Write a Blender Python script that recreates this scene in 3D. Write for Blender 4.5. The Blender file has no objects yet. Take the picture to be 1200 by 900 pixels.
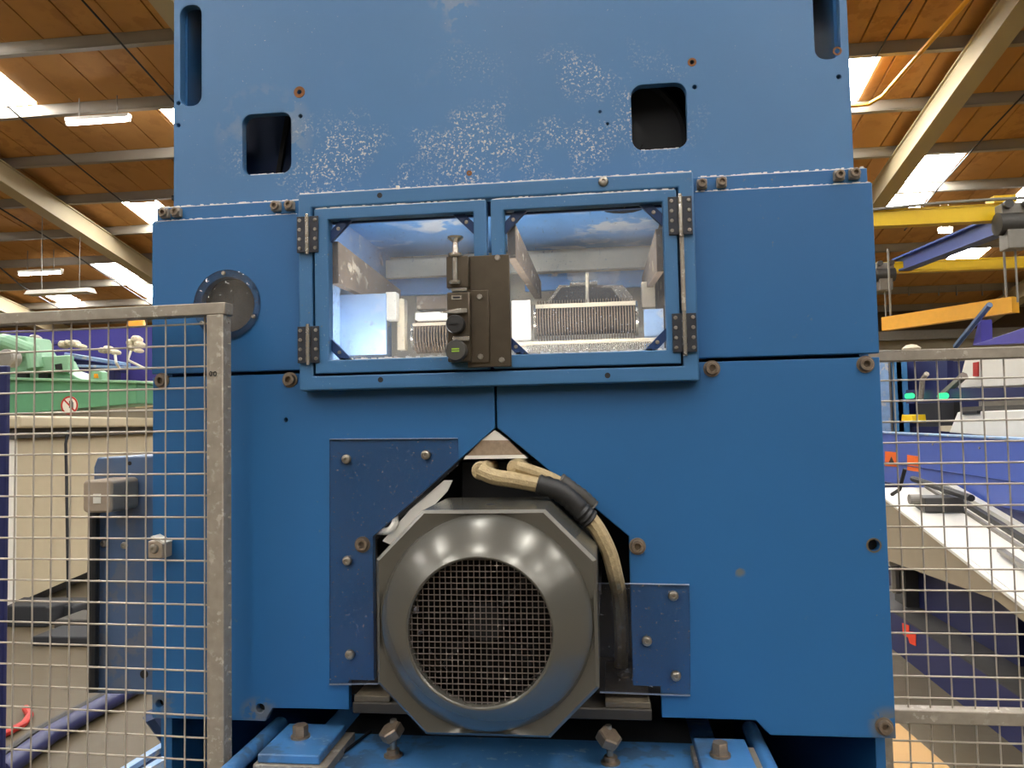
import bpy, bmesh, math, random
from mathutils import Vector, Matrix
random.seed(7)
PI = math.pi
scene = bpy.context.scene
col = scene.collection

# ------------------------------------------------------------------ camera
FPX = 900.0
YAW, PITCH, ROLL = (math.radians(a) for a in (6.883, 2.797, -1.156))
CAM = Vector((0.0, -1.05, 1.5))
_fw = Vector((-math.sin(YAW) * math.cos(PITCH), math.cos(YAW) * math.cos(PITCH), math.sin(PITCH)))
_rt = Vector((math.cos(YAW), math.sin(YAW), 0.0))
_up = _rt.cross(_fw)
RT = _rt * math.cos(ROLL) + _up * math.sin(ROLL)
UP = _up * math.cos(ROLL) - _rt * math.sin(ROLL)
FW = _fw
cam_d = bpy.data.cameras.new('camera')
cam_d.sensor_width = 36.0
cam_d.lens = 36.0 * FPX / 1200.0
cam_d.clip_start = 0.02
cam_d.clip_end = 300
cam = bpy.data.objects.new('camera', cam_d)
col.objects.link(cam)
cam.matrix_world = Matrix((
    (RT.x, UP.x, -FW.x, CAM.x), (RT.y, UP.y, -FW.y, CAM.y), (RT.z, UP.z, -FW.z, CAM.z), (0, 0, 0, 1)))
scene.camera = cam

# ------------------------------------------------------------------ world, exposure
SKYLIGHT = 55.0
TUBE = 30.0
world = bpy.data.worlds.new('overcast_sky')
scene.world = world
world.use_nodes = True
bg = world.node_tree.nodes['Background']
bg.inputs[0].default_value = (0.93, 0.97, 1.0, 1)
bg.inputs[1].default_value = 0.8
scene.view_settings.view_transform = 'Standard'
scene.view_settings.look = 'None'
scene.view_settings.gamma = 1.0
scene.view_settings.use_curve_mapping = False
scene.view_settings.exposure = 0.0
scene.cycles.use_denoising = True
scene.cycles.max_bounces = 8
scene.cycles.diffuse_bounces = 4
scene.cycles.transparent_max_bounces = 24
scene.cycles.caustics_reflective = False
scene.cycles.caustics_refractive = False

# ------------------------------------------------------------------ pixel rays (image 1200 x 900)
def ray(x, y): return RT * ((x - 600) / FPX) - UP * ((y - 450) / FPX) + FW
def atX(x, y, X):
    d = ray(x, y); return CAM + d * ((X - CAM.x) / d.x)
def atY(x, y, Y=0.0):
    d = ray(x, y); return CAM + d * ((Y - CAM.y) / d.y)
def atZ(x, y, Z):
    d = ray(x, y); return CAM + d * ((Z - CAM.z) / d.z)
def pix(p):
    q = Vector(p) - CAM; w = q.dot(FW)
    return (600 + FPX * q.dot(RT) / w, 450 - FPX * q.dot(UP) / w) if w > 0.01 else (-9999, -9999)

# ------------------------------------------------------------------ materials
def lin(c): return c / 12.92 if c <= 0.04045 else ((c + 0.055) / 1.055) ** 2.4
def rgb(r, g, b): return (lin(r / 255), lin(g / 255), lin(b / 255), 1)

def M(name, c, rough=0.5, metal=0.0, var=0.12, scale=14.0, bump=0.0, bscale=120.0, flecks=(), coat=0.0):
    """Principled paint/metal. flecks: (colour, fine scale, threshold, patch scale, patch threshold, strength, box) marks of wear and dirt."""
    m = bpy.data.materials.new(name); m.use_nodes = True
    nt = m.node_tree; N = nt.nodes; L = nt.links
    b = N['Principled BSDF']
    b.inputs['Roughness'].default_value = rough
    b.inputs['Metallic'].default_value = metal
    b.inputs['Coat Weight'].default_value = coat
    b.inputs['Coat Roughness'].default_value = 0.25
    tc = N.new('ShaderNodeTexCoord')
    nz = N.new('ShaderNodeTexNoise'); nz.inputs['Scale'].default_value = scale; nz.inputs['Detail'].default_value = 6
    L.new(tc.outputs['Object'], nz.inputs['Vector'])
    mx = N.new('ShaderNodeMix'); mx.data_type = 'RGBA'
    mx.inputs[6].default_value = tuple(v * (1 - var) for v in c[:3]) + (1,)
    mx.inputs[7].default_value = tuple(min(1, v * (1 + var)) for v in c[:3]) + (1,)
    L.new(nz.outputs['Fac'], mx.inputs[0])
    out = mx.outputs[2]
    for (fc, fs, ft, ps, pt, st, box) in flecks:
        n1 = N.new('ShaderNodeTexNoise'); n1.inputs['Scale'].default_value = fs; n1.inputs['Detail'].default_value = 3
        n1.inputs['Roughness'].default_value = 0.6
        L.new(tc.outputs['Object'], n1.inputs['Vector'])
        r1 = N.new('ShaderNodeMapRange'); r1.inputs[1].default_value = ft; r1.inputs[2].default_value = ft + 0.06
        L.new(n1.outputs['Fac'], r1.inputs[0])
        n2 = N.new('ShaderNodeTexNoise'); n2.inputs['Scale'].default_value = ps; n2.inputs['Detail'].default_value = 4
        L.new(tc.outputs['Object'], n2.inputs['Vector'])
        r2 = N.new('ShaderNodeMapRange'); r2.inputs[1].default_value = pt; r2.inputs[2].default_value = pt + 0.15
        L.new(n2.outputs['Fac'], r2.inputs[0])
        mu = N.new('ShaderNodeMath'); mu.operation = 'MULTIPLY'
        L.new(r1.outputs[0], mu.inputs[0]); L.new(r2.outputs[0], mu.inputs[1])
        ms = N.new('ShaderNodeMath'); ms.operation = 'MULTIPLY'; ms.inputs[1].default_value = st
        L.new(mu.outputs[0], ms.inputs[0]); fac = ms.outputs[0]
        if box:   # soft elliptical patch (x, z, rx, rz)
            sp = N.new('ShaderNodeSeparateXYZ'); L.new(tc.outputs['Object'], sp.inputs[0])
            def sq(o, c0, r0):
                a = N.new('ShaderNodeMath'); a.operation = 'SUBTRACT'; a.inputs[1].default_value = c0; L.new(o, a.inputs[0])
                d = N.new('ShaderNodeMath'); d.operation = 'DIVIDE'; d.inputs[1].default_value = r0; L.new(a.outputs[0], d.inputs[0])
                p = N.new('ShaderNodeMath'); p.operation = 'POWER'; p.inputs[1].default_value = 2.0; L.new(d.outputs[0], p.inputs[0])
                return p.outputs[0]
            ad = N.new('ShaderNodeMath'); ad.operation = 'ADD'
            L.new(sq(sp.outputs[0], box[0], box[2]), ad.inputs[0]); L.new(sq(sp.outputs[2], box[1], box[3]), ad.inputs[1])
            rr_ = N.new('ShaderNodeMapRange'); rr_.inputs[1].default_value = 1.0; rr_.inputs[2].default_value = 0.15
            L.new(ad.outputs[0], rr_.inputs[0])
            m2 = N.new('ShaderNodeMath'); m2.operation = 'MULTIPLY'; L.new(fac, m2.inputs[0]); L.new(rr_.outputs[0], m2.inputs[1]); fac = m2.outputs[0]
        x2 = N.new('ShaderNodeMix'); x2.data_type = 'RGBA'; x2.inputs[7].default_value = fc
        L.new(fac, x2.inputs[0]); L.new(out, x2.inputs[6]); out = x2.outputs[2]
    L.new(out, b.inputs['Base Color'])
    if bump:
        nb = N.new('ShaderNodeTexNoise'); nb.inputs['Scale'].default_value = bscale; nb.inputs['Detail'].default_value = 4
        L.new(tc.outputs['Object'], nb.inputs['Vector'])
        bp = N.new('ShaderNodeBump'); bp.inputs['Strength'].default_value = bump; bp.inputs['Distance'].default_value = 0.002
        L.new(nb.outputs['Fac'], bp.inputs['Height']); L.new(bp.outputs[0], b.inputs['Normal'])
    return m

def emit(name, c, s):
    m = bpy.data.materials.new(name); m.use_nodes = True
    nt = m.node_tree; nt.nodes.remove(nt.nodes['Principled BSDF'])
    e = nt.nodes.new('ShaderNodeEmission'); e.inputs[0].default_value = c; e.inputs[1].default_value = s
    nt.links.new(e.outputs[0], nt.nodes['Material Output'].inputs[0])
    return m

def clear(name, tint, dust, dust_col, gloss=0.08, scale=9.0, speck=0.5, rough=0.05):
    """clear plastic sheet: transparent with a thin reflecting skin and a film of dust"""
    m = bpy.data.materials.new(name); m.use_nodes = True
    nt = m.node_tree; N = nt.nodes; L = nt.links
    N.remove(N['Principled BSDF'])
    tr = N.new('ShaderNodeBsdfTransparent'); tr.inputs[0].default_value = tint
    gl = N.new('ShaderNodeBsdfGlossy'); gl.inputs['Roughness'].default_value = rough
    lw = N.new('ShaderNodeFresnel'); lw.inputs[0].default_value = 1.2
    m1 = N.new('ShaderNodeMixShader'); L.new(lw.outputs[0], m1.inputs[0]); L.new(tr.outputs[0], m1.inputs[1]); L.new(gl.outputs[0], m1.inputs[2])
    df = N.new('ShaderNodeBsdfDiffuse'); df.inputs[0].default_value = dust_col
    tc = N.new('ShaderNodeTexCoord')
    nz = N.new('ShaderNodeTexNoise'); nz.inputs['Scale'].default_value = scale; nz.inputs['Detail'].default_value = 7
    L.new(tc.outputs['Object'], nz.inputs['Vector'])
    r = N.new('ShaderNodeMapRange'); r.inputs[1].default_value = 0.35; r.inputs[2].default_value = 0.75
    r.inputs[3].default_value = dust * 0.25; r.inputs[4].default_value = dust
    L.new(nz.outputs['Fac'], r.inputs[0])
    n2 = N.new('ShaderNodeTexNoise'); n2.inputs['Scale'].default_value = 260; n2.inputs['Detail'].default_value = 2
    L.new(tc.outputs['Object'], n2.inputs['Vector'])
    r2 = N.new('ShaderNodeMapRange'); r2.inputs[1].default_value = 0.66; r2.inputs[2].default_value = 0.74; r2.inputs[4].default_value = speck
    L.new(n2.outputs['Fac'], r2.inputs[0])
    mxm = N.new('ShaderNodeMath'); mxm.operation = 'MAXIMUM'; L.new(r.outputs[0], mxm.inputs[0]); L.new(r2.outputs[0], mxm.inputs[1])
    m2 = N.new('ShaderNodeMixShader'); L.new(mxm.outputs[0], m2.inputs[0]); L.new(m1.outputs[0], m2.inputs[1]); L.new(df.outputs[0], m2.inputs[2])
    L.new(m2.outputs[0], N['Material Output'].inputs[0])
    return m

DUST = rgb(205, 200, 190)
BLUE = rgb(40, 100, 152)
MT = {}
def _c(px, py, rx, rz): p = atY(px, py, 0); return (p.x, p.z, rx, rz)
MT['blue'] = M('blue_paint', BLUE, 0.42, var=0.10, scale=5, bump=0.05, flecks=(
    (rgb(110, 110, 105), 50, 0.40, 25, 0.30, 0.85, _c(1040, 850, .026, .026)), (rgb(110, 110, 105), 50, 0.40, 25, 0.30, 0.75, _c(303, 833, .03, .022)),
    (rgb(110, 110, 105), 50, 0.40, 25, 0.30, 0.75, _c(187, 826, .026, .024)), (rgb(120, 115, 95), 60, 0.50, 30, 0.40, 0.8, _c(866, 671, .010, .008)),
    (rgb(120, 120, 105), 90, 0.66, 7, 0.55, 0.6, None), (rgb(170, 180, 185), 320, 0.70, 4, 0.5, 0.5, None)))
MT['blue_dusty'] = M('blue_paint_dusty', rgb(70, 118, 164), 0.38, var=0.12, scale=6, bump=0.06, flecks=(
    (DUST, 300, 0.56, 14, 0.45, 0.95, (-0.27, 1.885, 0.30, 0.085)),
    (DUST, 300, 0.56, 14, 0.45, 0.85, (0.0, 1.93, 0.16, 0.11)),
    (DUST, 260, 0.56, 9, 0.48, 0.6, (-0.19, 1.93, 0.10, 0.12)),
    (rgb(165, 160, 145), 30, 0.50, 6, 0.50, 0.40, (-0.22, 2.07, 0.22, 0.09)),
    (rgb(170, 165, 150), 40, 0.45, 10, 0.45, 0.35, (-0.49, 1.93, 0.08, 0.08)),
    (DUST, 260, 0.69, 5, 0.45, 0.7, None)))
MT['blue_frame'] = M('blue_frame_paint', rgb(62, 112, 156), 0.4, var=0.12, scale=12, bump=0.05, flecks=(
    (rgb(160, 175, 185), 300, 0.66, 9, 0.45, 0.5, None), (rgb(110, 115, 105), 90, 0.66, 9, 0.5, 0.6, None)))
MT['blue_table'] = M('blue_table_paint', rgb(70, 125, 180), 0.38, var=0.22, scale=10, bump=0.06, flecks=(
    (rgb(70, 75, 75), 20, 0.52, 8, 0.45, 0.6, None), (rgb(170, 185, 195), 60, 0.60, 7, 0.45, 0.5, None)))
MT['greyblue'] = M('grey_blue_paint', rgb(84, 106, 138), 0.45, var=0.2, scale=8, flecks=((rgb(120, 118, 115), 20, 0.5, 6, 0.45, 0.5, None),))
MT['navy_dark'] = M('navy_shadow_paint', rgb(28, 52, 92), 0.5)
MT['black'] = M('black_paint', rgb(22, 22, 24), 0.55)
MT['dark_in'] = M('dark_steel', rgb(40, 42, 46), 0.7)
MT['steel'] = M('zinc_steel', rgb(165, 158, 145), 0.35, 0.85, var=0.25, scale=60)
MT['bolt'] = M('bolt_steel', rgb(140, 124, 106), 0.42, 0.6, var=0.35, scale=120)
MT['rust'] = M('rusty_steel', rgb(130, 85, 45), 0.7, 0.2, var=0.4, scale=200)
MT['brown_stainless'] = M('brown_reflection_steel', rgb(98, 88, 74), 0.32, 0.75, var=0.2, scale=50)  # stainless steel, the brown it reflects put into its colour
MT['chrome'] = M('worn_steel', rgb(196, 190, 178), 0.25, 0.8, var=0.25, scale=80)
MT['cowl'] = M('grey_green_enamel', rgb(104, 102, 94), 0.27, 0.45, var=0.06, scale=8, coat=0.25)
MT['motor'] = M('motor_grey', rgb(128, 128, 135), 0.45, 0.2, var=0.15, scale=30)
MT['mesh_wire'] = M('grille_wire', rgb(120, 110, 104), 0.45, 0.5, var=0.4, scale=40, flecks=((rgb(225, 215, 205), 90, 0.6, 20, 0.5, 0.9, None),))
MT['galv'] = M('galvanised_steel', rgb(160, 150, 135), 0.5, 0.35, var=0.3, scale=60, bump=0.1, flecks=((rgb(205, 198, 185), 90, 0.55, 20, 0.45, 0.7, None),))
MT['wire'] = M('galvanised_wire', rgb(190, 180, 165), 0.42, 0.4, var=0.18, scale=40)
MT['hose'] = M('cream_braided_hose', rgb(178, 158, 118), 0.6, var=0.3, scale=150, bump=0.6, bscale=300)
MT['rubber'] = M('black_rubber', rgb(38, 37, 36), 0.5)
MT['beige'] = M('beige_enamel', rgb(196, 182, 152), 0.5, var=0.05)
MT['beige_shaded'] = M('shaded_beige_enamel', rgb(160, 146, 122), 0.5, var=0.06)  # beige enamel darkened for the shade on the conveyor side
MT['cream'] = M('cream_dusty', rgb(215, 203, 178), 0.7, var=0.2, scale=25, bump=0.2)
MT['speckled'] = M('dusty_brown_board', rgb(150, 130, 108), 0.8, var=0.4, scale=160, bump=0.3)
MT['white'] = M('white_enamel', rgb(232, 228, 216), 0.45, var=0.05)
MT['paleblue'] = M('pale_blue_dusty', rgb(140, 172, 212), 0.6, var=0.2, scale=18, flecks=((rgb(215, 205, 185), 22, 0.5, 8, 0.45, 0.7, None), (rgb(110, 95, 78), 60, 0.6, 12, 0.5, 0.6, None)))
MT['chamberblue'] = M('chamber_blue_dusty', rgb(105, 160, 222), 0.55, var=0.2, scale=14, flecks=((rgb(235, 232, 225), 18, 0.5, 7, 0.48, 0.7, None),))
MT['gusset'] = M('shaded_gusset_paint', rgb(32, 62, 108), 0.4)  # blue gussets coloured navy for the shadow they sit in
MT['brownbeam'] = M('brown_dusty_beam', rgb(112, 97, 82), 0.7, var=0.35, scale=60, bump=0.2, flecks=((rgb(215, 200, 175), 40, 0.56, 14, 0.48, 0.8, None),))
MT['green'] = M('green_enamel', rgb(92, 150, 112), 0.45, var=0.08)
MT['palegreen'] = M('pale_green_enamel', rgb(130, 175, 140), 0.45, var=0.12)
MT['purple'] = M('violet_blue_enamel', rgb(72, 66, 150), 0.45, var=0.08)
MT['navy'] = M('navy_enamel', rgb(30, 36, 84), 0.45, var=0.1)
MT['royal'] = M('royal_blue_enamel', rgb(80, 104, 186), 0.35, var=0.07)
MT['skyblue'] = M('light_blue_enamel', rgb(70, 130, 180), 0.45)
MT['yellow'] = M('yellow_enamel', rgb(252, 206, 22), 0.4, var=0.06)
MT['orange_yellow'] = M('ochre_enamel', rgb(236, 170, 44), 0.45, var=0.1)
MT['crane_blue'] = M('crane_blue_enamel', rgb(52, 74, 140), 0.45)
MT['orange'] = M('orange_sticker', rgb(245, 110, 30), 0.5, var=0.03)
MT['redorange'] = M('red_orange_sticker', rgb(240, 70, 35), 0.5, var=0.03)
MT['red'] = M('red_plastic', rgb(185, 40, 30), 0.5)
MT['amber'] = M('amber_lens', rgb(240, 165, 40), 0.3)
MT['grey_plastic'] = M('grey_beige_plastic', rgb(168, 152, 132), 0.5, var=0.05)
MT['darkgrey'] = M('dark_grey_steel', rgb(78, 76, 72), 0.5, 0.3, var=0.2, scale=30)
MT['midgrey'] = M('grey_steel', rgb(140, 135, 126), 0.45, 0.3, var=0.15)
MT['bare'] = M('bare_worn_metal', rgb(112, 112, 108), 0.6, 0.1, var=0.4, scale=90)
MT['hinge_leaf'] = M('dark_hinge_steel', rgb(58, 60, 66), 0.4, 0.4, var=0.15)
MT['pit'] = M('shade_black_steel', rgb(12, 13, 16), 0.7)  # near-black stands in for deep shade inside holes, cavities and fan
MT['portgrey'] = M('grimy_port_grey', rgb(92, 88, 82), 0.7, var=0.4, scale=40)
MT['grimy'] = M('grimy_steel', rgb(104, 94, 78), 0.6, 0.3, var=0.35, scale=90)
MT['grimy_dark'] = M('grimy_dark_steel', rgb(62, 57, 50), 0.6, 0.3, var=0.3, scale=60)
MT['board'] = M('orange_brown_board', rgb(200, 148, 84), 0.75, var=0.14, scale=1.6, flecks=(
    (rgb(165, 112, 58), 3.5, 0.5, 0.9, 0.45, 0.5, None),))
MT['roof_sheet'] = M('dark_roof_sheet', rgb(70, 48, 28), 0.8)
MT['purlin'] = M('grey_purlin_steel', rgb(150, 142, 128), 0.6, var=0.08, scale=3)
MT['rafter'] = M('cream_rafter_paint', rgb(190, 176, 142), 0.6, var=0.06, scale=3)
MT['skylight'] = emit('daylit_rooflight', (1, 0.98, 0.95, 1), SKYLIGHT)
MT['strip'] = emit('added_fill_glow', (1, 0.97, 0.92, 1), 46.0)  # glow added to light the chamber, no such source known
MT['edge'] = M('pale_plastic_edge', rgb(150, 162, 182), 0.3)
MT['lint_highlight'] = M('white_lint_highlight', rgb(232, 228, 220), 0.9, var=0.1)
MT['tube'] = emit('lit_tube', (1, 0.96, 0.98, 1), TUBE)
MT['green_lamp'] = emit('green_signal_light', (0.05, 0.9, 0.3, 1), 1.6)
MT['floor'] = M('worn_concrete', rgb(80, 69, 48), 0.6, var=0.2, scale=1.3, bump=0.1, bscale=30, flecks=((rgb(90, 82, 66), 6, 0.52, 1.0, 0.45, 0.5, None),))
MT['wall'] = M('dirty_grey_wall', rgb(156, 146, 124), 0.85, var=0.2, scale=0.9)
MT['wall_dark'] = M('dark_brown_wall', rgb(92, 74, 52), 0.85, var=0.2, scale=0.9)
MT['plywood'] = M('plywood', rgb(190, 150, 95), 0.7, var=0.1, scale=6)
MT['pane'] = clear('dusty_clear_pane', (0.99, 0.995, 1, 1), 0.2, rgb(225, 228, 235), scale=7, speck=0.5)
MT['guard'] = clear('clear_guard_plastic', (0.935, 0.94, 0.965, 1), 0.03, rgb(190, 190, 200), scale=22, speck=0.45, rough=0.1)
MT['port'] = clear('grubby_port_plastic', (0.96, 0.96, 0.97, 1), 0.10, rgb(190, 185, 175), scale=20, speck=0.4)
MT['card'] = M('brown_cardboard', rgb(190, 140, 80), 0.8)
MT['lime'] = M('lime_ink', rgb(150, 190, 60), 0.6)

# ------------------------------------------------------------------ mesh builder
class MB:
    def __init__(s): s.v = []; s.f = []
    def add(s, vs, fs):
        o = len(s.v); s.v += [tuple(v) for v in vs]; s.f += [tuple(i + o for i in f) for f in fs]; return s
    def box(s, x0, x1, y0, y1, z0, z1):
        return s.add([(x0, y0, z0), (x1, y0, z0), (x1, y1, z0), (x0, y1, z0), (x0, y0, z1), (x1, y0, z1), (x1, y1, z1), (x0, y1, z1)],
                     [(0, 3, 2, 1), (4, 5, 6, 7), (0, 1, 5, 4), (1, 2, 6, 5), (2, 3, 7, 6), (3, 0, 4, 7)])
    def extr(s, loop, d):
        """closed prism: loop of 3-D points extruded by vector d"""
        n = len(loop); d = Vector(d)
        vs = [Vector(p) for p in loop]; vs += [p + d for p in vs]
        return s.add(vs, [tuple(range(n))[::-1], tuple(range(n, 2 * n))] + [(i, (i + 1) % n, (i + 1) % n + n, i + n) for i in range(n)])
    def xz(s, poly, y0, y1): return s.extr([(x, y0, z) for x, z in poly], (0, y1 - y0, 0))
    def yz(s, poly, x0, x1): return s.extr([(x0, y, z) for y, z in poly], (x1 - x0, 0, 0))
    def xy(s, poly, z0, z1): return s.extr([(x, y, z0) for x, y in poly], (0, 0, z1 - z0))
    def ring(s, outer, inner, y0, y1):
        n = len(outer)
        vs = [(x, y0, z) for x, z in outer] + [(x, y0, z) for x, z in inner] + [(x, y1, z) for x, z in outer] + [(x, y1, z) for x, z in inner]
        fs = []
        for i in range(n):
            j = (i + 1) % n
            fs += [(i, j, n + j, n + i), (2 * n + i, 3 * n + i, 3 * n + j, 2 * n + j), (i, 2 * n + i, 2 * n + j, j), (n + i, n + j, 3 * n + j, 3 * n + i)]
        return s.add(vs, fs)
    def lathe(s, prof, c, axis='Y', n=24, a0=0.0, closed=False):
        """prof: list of (radius, height along axis)"""
        vs = []; fs = []
        c = Vector(c)
        for r, h in prof:
            for k in range(n):
                a = a0 + 2 * PI * k / n
                p = (r * math.cos(a), h, r * math.sin(a)) if axis == 'Y' else ((h, r * math.cos(a), r * math.sin(a)) if axis == 'X' else (r * math.cos(a), r * math.sin(a), h))
                vs.append(c + Vector(p))
        m = len(prof)
        for i in range(m - 1 if not closed else m):
            for k in range(n):
                i2 = (i + 1) % m
                fs.append((i * n + k, i * n + (k + 1) % n, i2 * n + (k + 1) % n, i2 * n + k))
        if not closed:
            fs.append(tuple(range(n))[::-1]); fs.append(tuple(range((m - 1) * n, m * n)))
        return s.add(vs, fs)
    def tube(s, pts, r, n=8):
        pts = [Vector(p) for p in pts]; m = len(pts)
        rs = r if isinstance(r, (list, tuple)) else [r] * m
        vs = []; ref = None
        for i, p in enumerate(pts):
            t = (pts[min(i + 1, m - 1)] - pts[max(i - 1, 0)]).normalized()
            if ref is None:
                ref = t.cross(Vector((0, 0, 1)))
                if ref.length < 1e-3: ref = t.cross(Vector((1, 0, 0)))
            ref = (ref - t * ref.dot(t)).normalized(); b = t.cross(ref)
            for k in range(n):
                a = 2 * PI * k / n + PI / n
                vs.append(p + (ref * math.cos(a) + b * math.sin(a)) * rs[i])
        fs = [(i * n + k, i * n + (k + 1) % n, (i + 1) * n + (k + 1) % n, (i + 1) * n + k) for i in range(m - 1) for k in range(n)]
        fs += [tuple(range(n))[::-1], tuple(range((m - 1) * n, m * n))]
        return s.add(vs, fs)
    def mesh(s, name, smooth=35):
        me = bpy.data.meshes.new(name); me.from_pydata(s.v, [], s.f)
        bm = bmesh.new(); bm.from_mesh(me); bmesh.ops.recalc_face_normals(bm, faces=bm.faces); bm.to_mesh(me); bm.free()
        if smooth:
            me.polygons.foreach_set('use_smooth', [True] * len(me.polygons)); me.set_sharp_from_angle(angle=math.radians(smooth))
        me.update(); return me

WL = {}
def link(name, data, mat=None, parent=None, loc=(0, 0, 0), bevel=0.0, seg=2):
    o = bpy.data.objects.new(name, data); col.objects.link(o)
    loc = Vector(loc)
    if parent is not None: o.parent = parent; o.location = loc - WL[parent.name]
    else: o.location = loc
    WL[o.name] = loc
    if mat is not None and data is not None and not data.materials: data.materials.append(MT[mat] if isinstance(mat, str) else mat)
    if bevel:
        b = o.modifiers.new('bevel', 'BEVEL'); b.width = bevel; b.segments = seg; b.limit_method = 'ANGLE'; b.angle_limit = math.radians(40)
    return o
def B(mb, name, mat, parent=None, bevel=0.0, smooth=35, seg=2): return link(name, mb.mesh(name, smooth), mat, parent, bevel=bevel, seg=seg)
def empty(name, loc):
    o = link(name, None, None, None, loc); o.empty_display_size = 0.1; return o
def tag(o, label=None, cat=None, group=None, kind=None):
    if label: o['label'] = label
    if cat: o['category'] = cat
    if group: o['group'] = group
    if kind: o['kind'] = kind
    return o
def cut(o, cutter_mb):
    """cut real holes through o"""
    cm = cutter_mb.mesh('cutter', 0); co = bpy.data.objects.new('cutter', cm); col.objects.link(co)
    co.location = WL[o.name]
    co.location = (0, 0, 0)
    par = o.parent; o.parent = None; ol = o.location.copy(); o.location = (0, 0, 0)
    md = o.modifiers.new('holes', 'BOOLEAN'); md.object = co; md.operation = 'DIFFERENCE'; md.solver = 'EXACT'
    bpy.context.view_layer.update()
    dg = bpy.context.evaluated_depsgraph_get()
    me = bpy.data.meshes.new_from_object(o.evaluated_get(dg))
    o.modifiers.clear(); old = o.data; o.data = me; bpy.data.meshes.remove(old)
    bpy.data.objects.remove(co); bpy.data.meshes.remove(cm)
    o.parent = par; o.location = ol
    me.set_sharp_from_angle(angle=math.radians(35))
    return o
def rrect(x0, x1, z0, z1, r, n=5):
    p = []
    for cx_, cz_, a0 in ((x1 - r, z1 - r, 0), (x0 + r, z1 - r, 90), (x0 + r, z0 + r, 180), (x1 - r, z0 + r, 270)):
        for k in range(n + 1):
            a = math.radians(a0 + 90 * k / n); p.append((cx_ + r * math.cos(a), cz_ + r * math.sin(a)))
    return p
def rect(x0, x1, z0, z1): return [(x0, z0), (x1, z0), (x1, z1), (x0, z1)]

# =================================================================== THE HALL
def roof_z(Y): return 9.14 - 0.194 * (Y + 1.05) if Y > RIDGE else 9.14 - 0.194 * (RIDGE + 1.05) + 0.194 * (Y - RIDGE)
RIDGE = -5.6
PUR = [RIDGE + 1.46 * n for n in range(0, 20)]            # purlins down the far slope (9.0 = n 10)
PURB = [RIDGE - 1.46 * n for n in range(1, 16)]           # and down the slope behind
YW = PUR[-1] + 0.25                                       # far wall

fl = MB().box(-34, 30, -27.6, YW + 0.3, -0.2, 0.0)
tag(B(fl, 'floor', 'floor', smooth=0), 'worn brown-grey concrete factory floor', 'floor', kind='structure')
wb = MB().box(-34, 30, YW, YW + 0.2, 0.0, 3.75)
wall = tag(B(wb, 'wall_back', 'wall', smooth=0), 'dirty grey wall at the far end of the hall', 'wall', kind='structure')
B(MB().box(-34, 30, YW + 0.02, YW + 0.2, 3.75, roof_z(YW) + 0.1), 'upper_cladding', 'wall_dark', wall, smooth=0)
B(MB().box(-34, 30, YW - 0.25, YW, 3.62, 3.88), 'wall_beam', 'midgrey', wall, smooth=0)

for nm, a_ in (('wall_rear', (-34, 30, -27.7, -27.5, 0, 5.0)), ('wall_left', (-34.2, -34, -27.6, YW + .2, 0, 10.0)), ('wall_right', (30, 30.2, -27.6, YW + .2, 0, 10.0))):
    tag(B(MB().box(*a_), nm, 'wall', smooth=0), 'dirty grey outer wall of the hall', 'wall', kind='structure')
ceil_bm = MB()                                            # outer roof sheet above the boards
for ya, yb in ((RIDGE, YW + 0.3), (RIDGE, PURB[-1])):
    ceil_bm.extr([(-34, ya, roof_z(ya) + 0.10), (30, ya, roof_z(ya) + 0.10), (30, yb, roof_z(yb) + 0.10), (-34, yb, roof_z(yb) + 0.10)], (0, 0, 0.05))
ceiling = tag(B(ceil_bm, 'ceiling', 'roof_sheet', smooth=0), 'sloping factory roof lined with orange-brown boards', 'roof', kind='structure')

COLS = [-31.6 + 2.74 * i for i in range(23)]
def is_sky(X, bay):
    # rooflights: 0.8 m wide columns, chosen bays
    for c, bays in SKY:
        if abs(X - c) < 0.3 and bay in bays: return True
    return False
SKY = [(-9.58, (9, 10, 13)), (-6.9, (11, 14)), (-12.42, (15, 16)), (3.85, (11, 12)), (6.33, (13, 14)), (8.8, (16, 14)), (-1.5, (12, 15)), (-4.2, (10, 13)),
       (1.2, (10, 13)), (11.5, (11, 13, 15)), (-15.2, (12, 13, 16)), (-18, (9, 11, 14)), (14.2, (9, 12, 14))]
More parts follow.
